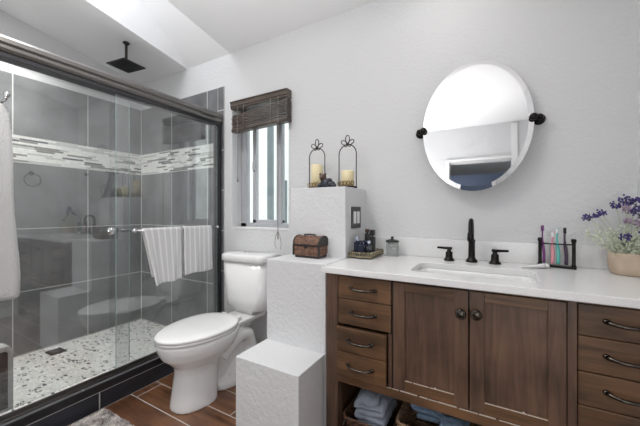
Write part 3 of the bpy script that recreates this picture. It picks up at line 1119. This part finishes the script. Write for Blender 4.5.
def door(x0, x1, z0, z1, kx, kz, chips):
    b = new()
    g = .0018
    x0 += g; x1 -= g; z0 += g; z1 -= g
    sw = .047; yf = VF - .0005
    px0, px1, pz0, pz1 = x0 + sw, x1 - sw, z0 + .042, z1 - .034
    bx(b, x0, px0, yf, yf + .02, z0, z1, .0015, 0)
    bx(b, px1, x1, yf, yf + .02, z0, z1, .0015, 0)
    bx(b, px0, px1, yf, yf + .02, z0, pz0, .0012, 1)
    bx(b, px0, px1, yf, yf + .02, pz1, z1, .0012, 1)
    bx(b, px0 - .002, px1 + .002, yf + .009, yf + .017, pz0 - .002, pz1 + .002, 0, 0)
    r2 = random.Random(int(kx * 1000))
    if chips:
        x = px0
        while x < px1:
            L = r2.uniform(.015, .05)
            bx(b, x, min(px1, x + L), yf - .0005, yf + .003, pz0 - .0018, pz0 + .0004, 0, 2)
            x += L + r2.uniform(0, .006)
        sphx = px0 + (px1 - px0) * .62
        bx(b, sphx, sphx + .006, yf - .0006, yf + .002, pz0 - .001, pz0 + .005, 0, 2)
    d = obj('door', b, [M['woodV'], M['woodH'], M['chip']], t)
    b = new()
    lathe(b, [(0, 0), (.008, 0), (.006, .010), (.010, .013), (.0185, .017), (.019, .021), (.0165, .025), (.012, .0265), (.007, .029), (0, .030)], (kx, yf, kz), mtx=Matrix.Rotation(PI / 2, 4, 'X'), seg=24)
    for k in range(12):
        a = 2 * PI * k / 12
        sph(b, (kx + 0.0145 * math.cos(a), yf - .0255, kz + .0145 * math.sin(a)), .003, seg=8)
    obj('knob', b, M['pewter'], d)
    return d


door(-.3515, -.0735, .402, .836, -.098, .752, True)
door(-.0720, .2060, .402, .836, -.048, .757, True)

# ------------------------------------------------------------------ baskets and towels on the low shelf
def basket(name, label, x0, x1, y0, y1, z0, z1, m, seed, flare=.02):
    t = thing(name, label, 'basket', ((x0 + x1) / 2, (y0 + y1) / 2, z0))
    rnd = random.Random(seed)
    b = new()
    nr = 7
    for r in range(nr):
        z = z0 + .008 + (z1 - z0 - .014) * r / (nr - 1)
        f = flare * r / (nr - 1)
        base = rrect(x0 - f + flare, x1 + f - flare, y0 - f + flare, y1 + f - flare, .03, 4)
        # resample
        pts = []
        n = len(base)
        for i in range(n):
            p, q = Vector(base[i]), Vector(base[(i + 1) % n])
            m_ = max(1, int((q - p).length / .012))
            for k in range(m_): pts.append(p.lerp(q, k / m_))
        cx, cy = (x0 + x1) / 2, (y0 + y1) / 2
        P = []
        for i, p in enumerate(pts):
            o_ = .004 * (1 if (i + r) % 2 else -1)
            d = (p - Vector((cx, cy))).normalized()
            P.append((p.x + d.x * o_, p.y + d.y * o_, z + rnd.uniform(-.001, .001)))
        tube(b, P, (z1 - z0) / nr * .42, 6, closed=True)
    bx(b, x0 + flare + .004, x1 - flare - .004, y0 + flare + .004, y1 - flare - .004, z0, z0 + .006, 0)
    obj('woven_body', b, m, t)
    b = new()
    rim = rrect(x0 - .004, x1 + .004, y0 - .004, y1 + .004, .034, 5)
    for s in (0, 1):
        P = []
        n = len(rim)
        full = []
        for i in range(n):
            p, q = Vector(rim[i]), Vector(rim[(i + 1) % n])
            m_ = max(1, int((q - p).length / .01))
            for k in range(m_): full.append(p.lerp(q, k / m_))
        for i, p in enumerate(full):
            a = i * .9 + s * PI
            P.append((p.x, p.y + .003 * math.sin(a), z1 + .004 * math.cos(a)))
        tube(b, P, .005, 6, closed=True)
    obj('rim', b, m, t)
    return t


SH = .1055
basket('storage_basket', 'dark brown woven basket with a grey towel, on the open shelf under the left drawers', -.592, -.37, -.52, -.25, SH, .190, M['wickerd'], 1)
basket('storage_basket', 'light brown wicker basket with blue towels, on the open shelf under the left cabinet door', -.345, -.045, -.52, -.25, SH, .246, M['wicker'], 2)


def bundle(name, label, x0, x1, y0, y1, z0, m, seed, layers=4, lt=.026, tilt=0.0, grp=None):
    """cloth folded back and forth: a serpentine sheet with soft rounded folds"""
    rnd = random.Random(seed)
    path = []
    for L in range(layers):
        z = z0 + lt * (L + .5)
        ins = rnd.uniform(0, .018)
        xs = [x0 + .012 + ins + (x1 - x0 - .024 - 2 * ins) * k / 16 for k in range(17)]
        if L % 2: xs = xs[::-1]
        path += [(x, z) for x in xs]
        if L < layers - 1:
            s_ = 1 if L % 2 == 0 else -1
            for k in range(1, 6):
                a = -PI / 2 + PI * k / 6
                path.append((xs[-1] + s_ * .013 * math.cos(a), z + lt / 2 + lt / 2 * math.sin(a)))
    b = new()
    ny = 18
    g = []
    for j in range(ny + 1):
        v = j / ny
        y = y0 + (y1 - y0) * v
        e = abs(2 * v - 1)
        row = []
        for x, z in path:
            n1 = noise.noise((x * 16 + seed, y * 16, z * 20)); n2 = noise.noise((x * 40, y * 40 + seed, z * 30))
            zz = z0 + (z - z0) * (1 - .25 * e ** 3) + (.012 * n1 + .004 * n2) * (z - z0) / (lt * layers) * 1.6
            zz += tilt * (x - (x0 + x1) / 2) * (z - z0) / (lt * layers)
            row.append(b.verts.new((x + .006 * n2, y + .010 * n1, zz)))
        g.append(row)
    for j in range(ny):
        for k in range(len(path) - 1):
            f = b.faces.new((g[j][k], g[j][k + 1], g[j + 1][k + 1], g[j + 1][k])); f.smooth = True
    o = solo(name, b, m, label, 'towel', grp, loc=((x0 + x1) / 2, (y0 + y1) / 2, z0))
    mod(o, 'SOLIDIFY', thickness=lt * .78, offset=0)
    mod(o, 'SUBSURF', levels=1, render_levels=1)
    return o


bundle('folded_towel', 'grey towel bunched up in the dark basket under the left drawers', -.550, -.412, -.485, -.290, .152, M['greytowel'], 3, 5, .030, .25)
bundle('folded_towel', 'long blue grey folded towel lying at the back in the light wicker basket', -.308, -.085, -.40, -.29, .212, M['bluetowel'], 7, 3, .028, -.1)
bundle('folded_towel', 'small light blue folded cloth at the front right in the light wicker basket', -.205, -.085, -.485, -.415, .230, M['bluetowel'], 3, 2, .026, -.1)

# ------------------------------------------------------------------ mirror
mz, mxx, my = 1.561, -.0785, -.055
t = thing('wall_mirror', 'oval mirror hung between two black wall brackets above the sink', 'mirror', (mxx, my, mz))
b = new()
A, B = .249, .338
n = 96


def oval(a, c, y): return [(mxx + a * math.cos(2 * PI * k / n), my + y, mz + c * math.sin(2 * PI * k / n)) for k in range(n)]


loft(b, [oval(A, B, .006), oval(A, B, .001), oval(A - .022, B - .022, -.0008)], cap=False, smooth=False)
tt = new(); vs = [tt.verts.new(p) for p in oval(A - .022, B - .022, -.0008)]; tt.faces.new(vs); merge(b, tt)
tt = new(); vs = [tt.verts.new(p) for p in oval(A, B, .006)]; tt.faces.new(vs[::-1]); merge(b, tt)
bmesh.ops.remove_doubles(b, verts=b.verts, dist=1e-5)
bmesh.ops.recalc_face_normals(b, faces=b.faces)
bmesh.ops.rotate(b, cent=(mxx, my, mz), matrix=Matrix.Rotation(math.radians(-5.8), 3, 'X'), verts=b.verts)
obj('mirror_glass', b, M['mirror'], t)
for s in (-1, 1):
    xb = mxx + s * (A + .022)
    b = new()
    lathe(b, [(0, 0), (.027, 0), (.027, .005), (.021, .010), (.015, .014), (.009, .020), (.009, .045), (0, .045)], (xb, -.001, mz), mtx=Matrix.Rotation(PI / 2, 4, 'X'), seg=24)
    sph(b, (xb, -.050, mz), .014)
    tube(b, [(xb - s * .0, -.052, mz), (xb - s * .03, -.062, mz)], .007, 12)
    sph(b, (xb - s * .026, -.068, mz), .017, (1, .75, 1))
    obj('bracket', b, M['bronze'], t)
b = new()
bx(b, mxx - .022, mxx + .012, -.05 + .0, -.0375, 1.229, 1.237, .002)
bmesh.ops.translate(b, vec=(0, -.035, 0), verts=b.verts)
obj('lower_clip', b, M['figb'], t)

# ------------------------------------------------------------------ candle holders on the ledge
LZ = 1.258


def holder(cx, cy, w, label):
    t = thing('candle_holder', label, 'candle holder', (cx, cy, LZ), 'iron candle holders on the plaster ledge')
    h = .262
    hw = w / 2
    b = new()
    pts = [(cx - hw, cy, LZ + .012)]
    pts += [(cx - hw, cy, LZ + .1), (cx - hw, cy, LZ + h - hw)]
    for k in range(1, 12):
        a = PI - PI * k / 12
        pts.append((cx + hw * math.cos(a), cy, LZ + h - hw + hw * math.sin(a)))
    pts += [(cx + hw, cy, LZ + h - hw), (cx + hw, cy, LZ + .1), (cx + hw, cy, LZ + .012)]
    tube(b, pts, .0032, 8)
    for s in (-1, 1):
        sph(b, (cx + s * hw, cy, LZ + .006), .006)
    obj('arch', b, M['iron'], t)
    b = new()
    def loop(px, pz, ang, L, wd):
        P = []
        for k in range(20):
            a = 2 * PI * k / 20
            lx = wd * math.sin(a) * (1 - .25 * math.cos(a)); lz = L * .5 * (1 - math.cos(a))
            P.append((px + lx * math.cos(ang) + lz * math.sin(ang), cy, pz - lx * math.sin(ang) + lz * math.cos(ang)))
        tube(b, P, .0028, 6, closed=True)
    zt = LZ + h
    loop(cx, zt, 0, .056, .012)
    loop(cx, zt, 1.05, .046, .0115); loop(cx, zt, -1.05, .046, .0115)
    loop(cx, zt, 2.0, .020, .006); loop(cx, zt, -2.0, .020, .006)
    obj('finial', b, M['iron'], t)
    b = new()
    lathe(b, [(0, 0), (hw - .006, 0), (hw - .004, .004), (0, .004)], (cx, cy, LZ + .010), seg=28)
    for a in range(3):
        an = a * 2 * PI / 3 + .5
        sph(b, (cx + (hw - .014) * math.cos(an), cy + (hw - .014) * math.sin(an), LZ + .006), .006)
    obj('candle_plate', b, M['iron'], t)
    b = new()
    for k in range(5):
        x = cx - hw + .013 + k * (w - .026) / 4
        P = []
        for j in range(14):
            a = 2 * PI * j / 14
            P.append((x + .010 * math.cos(a), cy - .040 * math.sqrt(max(0, 1 - ((x - cx) / hw) ** 2)), LZ + .030 + .013 * math.sin(a)))
        tube(b, P, .0022, 6, closed=True)
    obj('scroll_gallery', b, M['gold'], t)


holder(-.955, -.13, .112, 'black iron arch candle holder with a tall candle, nearer the window')
holder(-.745, -.13, .112, 'black iron arch candle holder with a short candle, nearer the mirror')


def candle(cx, r, h, label):
    t = thing('pillar_candle', label, 'candle', (cx, -.13, LZ + .0145), 'cream candles in the iron holders')
    b = new()
    z = LZ + .0145
    lathe(b, [(0, 0), (r, 0), (r, h - .003), (r - .003, h), (r - .010, h - .004), (0, h - .006)], (cx, -.13, z), seg=32)
    obj('wax_body', b, M['wax'], t)
    b = new(); cyl(b, (cx, -.13, z + h - .007), (cx + .001, -.13, z + h + .004), .001, seg=6)
    obj('wick', b, M['blackp'], t)


candle(-.955, .037, .143, 'tall cream pillar candle inside the iron holder nearer the window')
candle(-.745, .037, .092, 'short cream pillar candle inside the iron holder nearer the mirror')
t = thing('figurine', 'small dark animal figurine with a brown head beside the taller candle', 'figurine', (-.835, -.235, LZ))
b = new()
sph(b, (-.833, -.236, LZ + .022), .022, (1.25, .9, 1.0)); sph(b, (-.805, -.240, LZ + .016), .016, (1.2, 1, .9))
sph(b, (-.860, -.242, LZ + .012), .012, (1.2, 1, .9)); sph(b, (-.790, -.246, LZ + .010), .010, (1.3, 1, .9)); sph(b, (-.825, -.252, LZ + .013), .013)
sph(b, (-.815, -.238, LZ + .034), .012, (1.1, 1, .8))
obj('body', b, M['fig'], t)
b = new()
sph(b, (-.847, -.240, LZ + .048), .016); sph(b, (-.859, -.240, LZ + .062), .006); sph(b, (-.835, -.240, LZ + .062), .006); sph(b, (-.847, -.256, LZ + .044), .007)
obj('head', b, M['figb'], t)
t.scale = (1.3, 1.3, 1.3)

# ------------------------------------------------------------------ treasure chest
cx, cy, cz = -.868, -.345, .8726
t = thing('chest_box', 'small domed brown carved chest with dark trim on the plaster ledge', 'chest', (cx, cy, cz))
W, Dp = .080, .052
b = new(); bx(b, cx - W + .006, cx + W - .006, cy - Dp + .004, cy + Dp - .004, cz, cz + .012, .003)
obj('foot', b, M['chestd'], t)
b = new()
loft(b, [[(cx + sx * W * f, cy + sy * Dp * f, z) for sx, sy in ((-1, -1), (1, -1), (1, 1), (-1, 1))] for z, f in ((cz + .0122, .93), (cz + .03, 1.0), (cz + .066, 1.0))], smooth=False)
for k in range(7):
    for j in range(2):
        mt = Matrix.Translation((cx - W + .022 + k * .0195, cy - Dp - .0005, cz + .030 + j * .022)) @ Matrix.Rotation(PI / 4, 4, 'Y')
        bx(b, -.0055, .0055, -.0025, .0025, -.0055, .0055, .001, mtx=mt)
for k in range(4):
    for j in range(2):
        mt = Matrix.Translation((cx + W + .0005, cy - Dp + .020 + k * .0205, cz + .030 + j * .022)) @ Matrix.Rotation(PI / 4, 4, 'X')
        bx(b, -.0025, .0025, -.0055, .0055, -.0055, .0055, .001, mtx=mt)
obj('body', b, M['chestw'], t)


def dome(w, d, z, h, n=12):
    return [(w, cy - d * math.cos(PI * k / n), z + h * math.sin(PI * k / n) ** .8) for k in range(n + 1)]


b = new()
loft(b, [dome(cx - W, Dp, cz + .070, .046), dome(cx + W, Dp, cz + .070, .046)], smooth=False)
for k in range(7):
    for an in (.55, 1.0, 1.5):
        p = Vector((cx - W + .022 + k * .0195, cy - Dp * math.cos(an), cz + .070 + .046 * math.sin(an) ** .8))
        mt = Matrix.Translation(p) @ Matrix.Rotation(PI / 4, 4, 'Z')
        bx(b, -.005, .005, -.005, .005, -.002, .002, .001, mtx=mt)
obj('lid', b, M['chestw'], t)
b = new()
bx(b, cx - W - .003, cx + W + .003, cy - Dp - .003, cy + Dp + .003, cz + .0625, cz + .0735, .002)
for x in (cx - W, cx + W):
    loft(b, [dome(x - .0035, Dp + .003, cz + .070, .050), dome(x + .0035, Dp + .003, cz + .070, .050)], smooth=False)
    for sy in (-1, 1):
        bx(b, x - .005, x + .005, cy + sy * Dp - .005, cy + sy * Dp + .005, cz + .012, cz + .07, .002)
for s in (-1, 1):
    loft(b, [[(cx + s * W * .93, cy - s * 0 - Dp * .93 - .002, cz + .013), (cx - s * W * .93, cy - Dp * .93 - .002, cz + .013), (cx - s * W * .93, cy - Dp * .93, cz + .020), (cx + s * W * .93, cy - Dp * .93, cz + .020)]], cap=False) if False else None
bx(b, cx - .012, cx + .012, cy - Dp - .006, cy - Dp, cz + .052, cz + .076, .002)
obj('trim_band', b, M['chestd'], t)
b = new()
tube(b, [(cx - .035, cy - .01, cz + .115), (cx - .033, cy - .01, cz + .123), (cx, cy - .01, cz + .125), (cx + .033, cy - .01, cz + .123), (cx + .035, cy - .01, cz + .115)], .004, 8)
obj('handle', b, M['chestd'], t)

# ------------------------------------------------------------------ switch plate on the side of the ledge
t = thing('light_switch', 'black double switch plate with white rockers on the plaster column', 'switch', (PX1, -.160, 1.088))
b = new(); bx(b, PX1 + .0002, PX1 + .006, -.226, -.096, 1.028, 1.150, .002)
obj('plate', b, M['blackp'], t)
for yy in (-.187, -.137):
    b = new(); bx(b, PX1 + .004, PX1 + .009, yy - .017, yy + .017, 1.055, 1.123, .002)
    obj('rocker', b, M['white'], t)

# ------------------------------------------------------------------ tray with bottles
TX0, TX1, TY0, TY1 = -.670, -.545, -.280, -.072
t = thing('perfume_tray', 'ornate antique brass filigree tray holding perfume bottles by the column', 'tray', ((TX0 + TX1) / 2, (TY0 + TY1) / 2, Z0))
b = new(); bx(b, TX0 + .004, TX1 - .004, TY0 + .004, TY1 - .004, Z0 + .006, Z0 + .009, .001)
for x in (TX0 + .012, TX1 - .012):
    for y in (TY0 + .012, TY1 - .012): sph(b, (x, y, Z0 + .004), .0045)
obj('tray_base', b, M['traym'], t)
b = new()
per = [((TX0, TY0), (TX1, TY0)), ((TX1, TY0), (TX1, TY1)), ((TX1, TY1), (TX0, TY1)), ((TX0, TY1), (TX0, TY0))]
for (p, q) in per:
    p = Vector((*p, 0)); q = Vector((*q, 0)); d = q - p
    n_ = max(3, round(d.length / .026))
    P = [(p + d * (k / 40)) + Vector((0, 0, Z0 + .022 + .012 * math.sin(k / 40 * n_ * 2 * PI))) for k in range(41)]
    tube(b, P, .0028, 6)
    P = [(p + d * (k / 40)) + Vector((0, 0, Z0 + .022 - .012 * math.sin(k / 40 * n_ * 2 * PI))) for k in range(41)]
    tube(b, P, .0024, 6)
    tube(b, [p + Vector((0, 0, Z0 + .009)), q + Vector((0, 0, Z0 + .009))], .0028, 6)
    for k in range(n_):
        c_ = p + d * ((k + .5) / n_)
        sph(b, (c_.x, c_.y, Z0 + .033), .0035, (1, 1, .8), seg=8)
obj('filigree_rail', b, M['traym'], t)
BZ = Z0 + .0094


def bottle(x, y, w, d, h, bm, ch, cw, cm, label, cr=.0, neck=True):
    t = thing('perfume_bottle', label, 'bottle', (x, y, BZ), 'perfume bottles on the brass tray')
    b = new(); bx(b, x - w, x + w, y - d, y + d, BZ, BZ + h, min(w, d) * .35, smooth=False, seg=3)
    cyl(b, (x, y, BZ + h - .001), (x, y, BZ + h + .006), .006)
    obj('bottle_body', b, bm, t)
    b = new()
    if cr: cyl(b, (x, y, BZ + h + .005), (x, y, BZ + h + .005 + ch), cw, seg=24)
    else: bx(b, x - cw, x + cw, y - cw, y + cw, BZ + h + .005, BZ + h + .005 + ch, .002)
    obj('cap', b, cm, t)


bottle(-.646, -.222, .014, .014, .075, M['navy'], .024, .010, M['silverl'], 'slim navy perfume bottle with a silver blue cap, leftmost on the tray')
bottle(-.612, -.238, .018, .013, .068, M['navy'], .012, .014, M['navy'], 'low navy perfume bottle at the front of the tray')
bottle(-.602, -.175, .016, .016, .078, M['navy'], .026, .013, M['blackp'], 'navy perfume bottle with a square black cap, mid tray')
bottle(-.576, -.222, .015, .012, .062, M['clear'], .016, .008, M['silverl'], 'short clear glass perfume bottle at the front right of the tray')
bottle(-.577, -.165, .014, .014, .102, M['blackp'], .032, .0125, M['blackp'], 'tall black perfume bottle, the highest on the tray')
bottle(-.625, -.120, .012, .012, .115, M['blackp'], .020, .012, M['figb'], 'tall dark bottle with a round cap at the back of the tray', cr=1)

# ------------------------------------------------------------------ cotton jar
jx, jy = -.489, -.085
t = thing('cotton_jar', 'clear glass cotton jar with a black knobbed lid beside the perfume tray', 'jar', (jx, jy, Z0))
b = new()
lathe(b, [(0, 0), (.038, 0), (.038, .004), (.034, .014), (.0345, .078), (.031, .078), (.0305, .014), (0, .008)], (jx, jy, Z0), seg=36)
obj('glass_body', b, M['clear'], t)
b = new()
lathe(b, [(0, .0785), (.037, .0785), (.038, .083), (.034, .088), (.010, .094), (.006, .097), (.0065, .101), (.009, .104), (.009, .108), (0, .110)], (jx, jy, Z0), seg=32)
obj('lid', b, M['blackp'], t)
rnd = random.Random(8)
k = 0
for lay in range(3):
    for q in range(4):
        a = q * PI / 2 + lay * .7
        b = new(); sph(b, (jx + .016 * math.cos(a), jy + .016 * math.sin(a), Z0 + .0215 + lay * .021), .0115, (1, 1, .88), seg=12)
        c_ = solo('cotton_ball', b, M['cotton'], 'white cotton ball among those inside the black lidded glass jar', 'cotton ball', 'cotton balls in the glass jar', loc=(jx + .016 * math.cos(a), jy + .016 * math.sin(a), Z0 + .0115 + lay * .021))

# ------------------------------------------------------------------ toothbrush stand
ta = math.radians(-16)
TB = Matrix.Translation((.250, -.065, Z0)) @ Matrix.Rotation(ta, 4, 'Z')
t = thing('toothbrush_stand', 'dark bronze toothbrush stand with two posts on the vanity top', 'toothbrush holder', (.255, -.065, Z0))
b = new()
bx(b, -.070, .070, -.020, .020, 0, .010, .003, mtx=TB)
obj('base_plate', b, M['bronze'], t)
for s in (-1, 1):
    b = new()
    lathe(b, [(0, .0102), (.010, .0102), (.008, .016), (.0068, .020), (.0068, .113), (.0095, .116), (.0095, .126), (.007, .130), (0, .130)], (0, 0, 0), seg=20, mtx=TB @ Matrix.Translation((s * .060, 0, 0)))
    obj('post', b, M['bronze'], t)
b = new()
P = lambda x, y, z: TB @ Vector((x, y, z))
for s in (-1, 1):
    tube(b, [P(-.060, s * .004, .106), P(-.045, s * .012, .104), P(.045, s * .012, .104), P(.060, s * .004, .106)], .0022, 8)
for x in (-.036, -.012, .012, .036):
    tube(b, [P(x + .009, -.012, .104), P(x + .009, .012, .104)], .0018, 6)
obj('top_rack', b, M['bronze'], t)


def brush(x, top, m, label, lean=0, headm=None, thick=.0055, hh=.026):
    t = thing('toothbrush', label, 'toothbrush', P(x, 0, .0105), 'toothbrushes in the bronze stand')
    b = new()
    pts, rs = [], []
    for k in range(13):
        s = k / 12
        pts.append(P(x + lean * s + .002 * math.sin(s * 6), .001 * math.sin(s * 5), .0145 + s * top * 1.0))
        rs.append(thick * (1.0 if s < .55 else (1 - .45 * min(1, (s - .55) / .2))))
    tube(b, pts, rs, 10)
    obj('brush_handle', b, m, t)
    b = new()
    mt = TB @ Matrix.Translation((x + lean, 0, .0145 + top - .004))
    bx(b, -.0055, .0055, -.0025, .0025, 0, hh, .002, 0, mtx=mt)
    h_ = obj('brush_head', b, m, t)
    b = new()
    bx(b, -.0050, .0050, -.0115, -.0026, .002, hh - .003, .001, 0, mtx=mt)
    obj('bristles', b, headm or M['bristle'], h_)


brush(-.046, .150, M['purple'], 'tall purple toothbrush, first from the left in the stand', -.004, M['purple'])
brush(-.016, .122, M['pink'], 'pink toothbrush second from the left in the stand', .004, thick=.0068)
brush(.006, .140, M['teal'], 'teal green toothbrush third from the left in the stand', -.002, thick=.0068)
brush(.034, .142, M['darkpurple'], 'dark purple toothbrush with black bristles at the right of the stand', -.004, M['blackp'], thick=.007)
# toothpaste tube lying by the sink
t = thing('toothpaste_tube', 'white tube lying between the sink and the toothbrush stand', 'tube', (.17, -.12, Z0))
b = new()
rings = []
for k in range(9):
    s = k / 8
    ring = []
    for j in range(16):
        a = 2 * PI * j / 16
        ring.append((.115 + s * .085, -.150 + .017 * math.cos(a) + s * .028, Z0 + (.002 + .0095 * s) + (.0015 + .0095 * s) * math.sin(a)))
    rings.append(ring)
loft(b, rings)
obj('tube_body', b, M['white'], t)
b = new(); cyl(b, (.2005, -.1215, Z0 + .0115), (.216, -.117, Z0 + .0115), .009, .008)
obj('cap', b, M['seatw'], t)

# ------------------------------------------------------------------ lavender pot
px, py = .470, -.120
t = thing('potted_lavender', 'lavender in a round tan pot at the right end of the vanity top', 'plant', (px, py, Z0))
b = new()
lathe(b, [(0, 0), (.050, 0), (.056, .008), (.061, .030), (.0625, .055), (.0605, .085), (.058, .088), (.055, .080), (0, .074)], (px, py, Z0), seg=44)
obj('pot', b, M['pot'], t)
rnd = random.Random(21)
PT = Z0 + .082
heads = []
spec = [(-.080, .01, .160, 3), (-.098, .0, .150, 2), (-.124, .01, .143, 3), (-.024, -.055, .070, 5), (-.038, .01, .192, 3), (-.010, .01, .218, 4), (.005, .015, .200, 4), (.020, .01, .212, 4),
        (.038, .01, .190, 4), (.015, .0, .168, 4), (-.008, .0, .178, 3), (.046, .01, .150, 3), (.030, .0, .120, 3), (.045, -.01, .085, 3), (-.005, -.01, .130, 2)]
bs = new()
for (dx, dy, h, nb) in spec:
    p0 = Vector((px + dx * .15, py + dy * .3, PT - .01))
    p2 = Vector((px + dx, min(py + dy, -.035), PT + h))
    p1 = Vector((px + dx * .45, py + dy * .5, PT + h * .6))
    pts = [p0.lerp(p1, s).lerp(p1.lerp(p2, s), s) for s in [k / 8 for k in range(9)]]
    tube(bs, pts, [.0012] * 9, 5)
    bl = new()
    for q in range(34):
        d = Vector((rnd.gauss(0, 1), rnd.gauss(0, 1), rnd.gauss(0, 1))).normalized()
        ex = .021 if nb > 2 else .014
        c_ = p2 + Vector((d.x * ex, d.y * ex * .8, d.z * ex * .8)) * rnd.uniform(.3, 1)
        c_.y = min(c_.y, -.028); c_.x = min(c_.x, XR - .012)
        sph(bl, c_, rnd.uniform(.0022, .0042), (1, 1, 1.2), seg=6)
    heads.append(bl)
obj('stem', bs, M['stem'], t)['kind'] = 'stuff'
for i, bl in enumerate(heads):
    obj('flower_head', bl, M['flower'] if i not in (10, 12, 14) else M['flower2'], t)
bl = new()


def leafm(b, p, d, L, w):
    d = d.normalized()
    s_ = d.cross(Vector((0, 0, 1)))
    s_ = s_.normalized() if s_.length > .01 else Vector((1, 0, 0))
    up = s_.cross(d) * .0015
    a = [p, p + d * L * .35 + s_ * w, p + d * L, p + d * L * .35 - s_ * w]
    t_ = bmesh.new()
    v = [t_.verts.new(q + up) for q in a] + [t_.verts.new(q - up * .5) for q in a]
    t_.faces.new(v[:4]); t_.faces.new(v[7:3:-1])
    for i in range(4): t_.faces.new((v[i], v[i + 4], v[(i + 1) % 4 + 4], v[(i + 1) % 4]))
    merge(b, t_)


for q in range(1100):
    a = rnd.uniform(0, 2 * PI)
    rr = .058 * math.sqrt(rnd.random())
    hh = abs(rnd.gauss(0, .042)) * (1.2 - rr / .12)
    p = Vector((px + rr * math.cos(a), py + rr * math.sin(a) * .95, PT - .004 + hh))
    if rnd.random() < .16:
        q_ = rnd.random(); p.x -= .02 + .07 * q_; p.z += q_ * .06
    if p.y > -.03: p.y = -.03
    if p.x > XR - .025: p.x = XR - .025
    d = Vector((math.cos(a) * .9, math.sin(a) * .9 - .1, rnd.uniform(.2, 1.4)))
    L = rnd.uniform(.010, .022)
    if p.y + d.normalized().y * L > -.024: d.y = -abs(d.y)
    if p.x + d.normalized().x * L > XR - .006: d.x = -abs(d.x)
    leafm(bl, p, d, L, .0028)
obj('foliage', bl, M['leaf'], t)['kind'] = 'stuff'

# ------------------------------------------------------------------ rug
def rug():
    b = new()
    x0, x1, y0, y1 = -1.895, -1.05, -1.55, -.885
    nx, ny = 150, 120
    rnd = random.Random(2)
    g = []
    for i in range(nx + 1):
        row = []
        for j in range(ny + 1):
            x = x0 + (x1 - x0) * i / nx; y = y0 + (y1 - y0) * j / ny
            e = min(i, nx - i, j, ny - j)
            z = .016 * min(1, (e / 4) ** .5) + rnd.uniform(0, .015) * (1 if e > 0 else 0) + .003 * noise.noise((x * 25, y * 25, 0))
            row.append(b.verts.new((x + rnd.uniform(-.003, .003), y + rnd.uniform(-.003, .003), max(.002, z))))
        g.append(row)
    for i in range(nx):
        for j in range(ny):
            b.faces.new((g[i][j], g[i + 1][j], g[i + 1][j + 1], g[i][j + 1]))
    edge = [g[i][0] for i in range(nx + 1)] + [g[nx][j] for j in range(1, ny + 1)] + [g[i][ny] for i in range(nx - 1, -1, -1)] + [g[0][j] for j in range(ny - 1, 0, -1)]
    lo = [b.verts.new((v.co.x, v.co.y, .0005)) for v in edge]
    n = len(edge)
    for k in range(n): b.faces.new((edge[k], lo[k], lo[(k + 1) % n], edge[(k + 1) % n]))
    b.faces.new(lo)
    return b


solo('bath_mat', rug(), M['rug'], 'shaggy mottled grey bath mat on the floor against the shower curb', 'rug', loc=(-1.47, -1.22, .0005))

# ------------------------------------------------------------------ towel ring on the right wall (seen reflected in the shower glass)
t = thing('towel_ring', 'dark round towel ring on the right wall, reflected in the shower glass', 'towel ring', (XR, -.44, 1.555))
b = new()
lathe(b, [(0, 0), (.024, 0), (.022, .008), (.009, .014), (.009, .045), (0, .045)], (XR, -.44, 1.555), mtx=Matrix.Rotation(-PI / 2, 4, 'Y'), seg=22)
obj('rosette', b, M['bronze'], t)
b = new()
tube(b, [(XR - .04, -.44 + .072 * math.sin(2 * PI * k / 36), 1.48 + .072 * math.cos(2 * PI * k / 36)) for k in range(36)], .0045, 8, closed=True)
obj('ring', b, M['bronze'], t)


# ------------------------------------------------------------------ downlights
def downlight(x, y, power, label, spread=3.1):
    z = ZC(y)
    t = thing('ceiling_light', label, 'ceiling light', (x, y, z), 'recessed ceiling lights')
    mt = Matrix.Rotation(math.atan(.18), 4, 'X').inverted()
    b = new()
    lathe(b, [(.052, -.001), (.075, -.001), (.075, -.005), (.07, -.007), (.052, -.004), (.050, -.002)], (x, y, z), mtx=mt, seg=32)
    obj('trim_ring', b, M['trimw'], t)
    b = new()
    lathe(b, [(0, -.0015), (.050, -.0015), (.049, -.004), (0, -.005)], (x, y, z), mtx=mt, seg=32)
    obj('lens', b, M['lamp'], t)
    l = area('downlight_lamp', (x, y, z - .012), (0, 0, 0), .10, power, (1, .97, .93), shape='DISK', spread=spread)
    l.parent = t; l.location = (0, 0, -.012)


downlight(-.184, -.40, 1.8, 'round recessed ceiling light above the sink and mirror')
downlight(-1.15, -1.40, 13, 'round recessed ceiling light over the middle of the bathroom floor')
downlight(-2.72, -1.15, 17, 'round recessed ceiling light added out of view to brighten the shower', 2.1)  # unseen lamp, added to lift the light inside the shower
b = new()
lathe(b, [(0, 0), (.045, 0), (.045, -.01), (0, -.015)], (-.56, YR - .70, 2.919), seg=32)
solo('ceiling_light', b, M['lamp'], 'small round light on the ceiling of the room beyond the doorway', 'ceiling light', 'recessed ceiling lights', loc=(-.56, YR - .70, 2.905))
area('next_room_lamp', (-.56, YR - .70, 2.895), (0, 0, 0), .05, 11, (1, .97, .93))
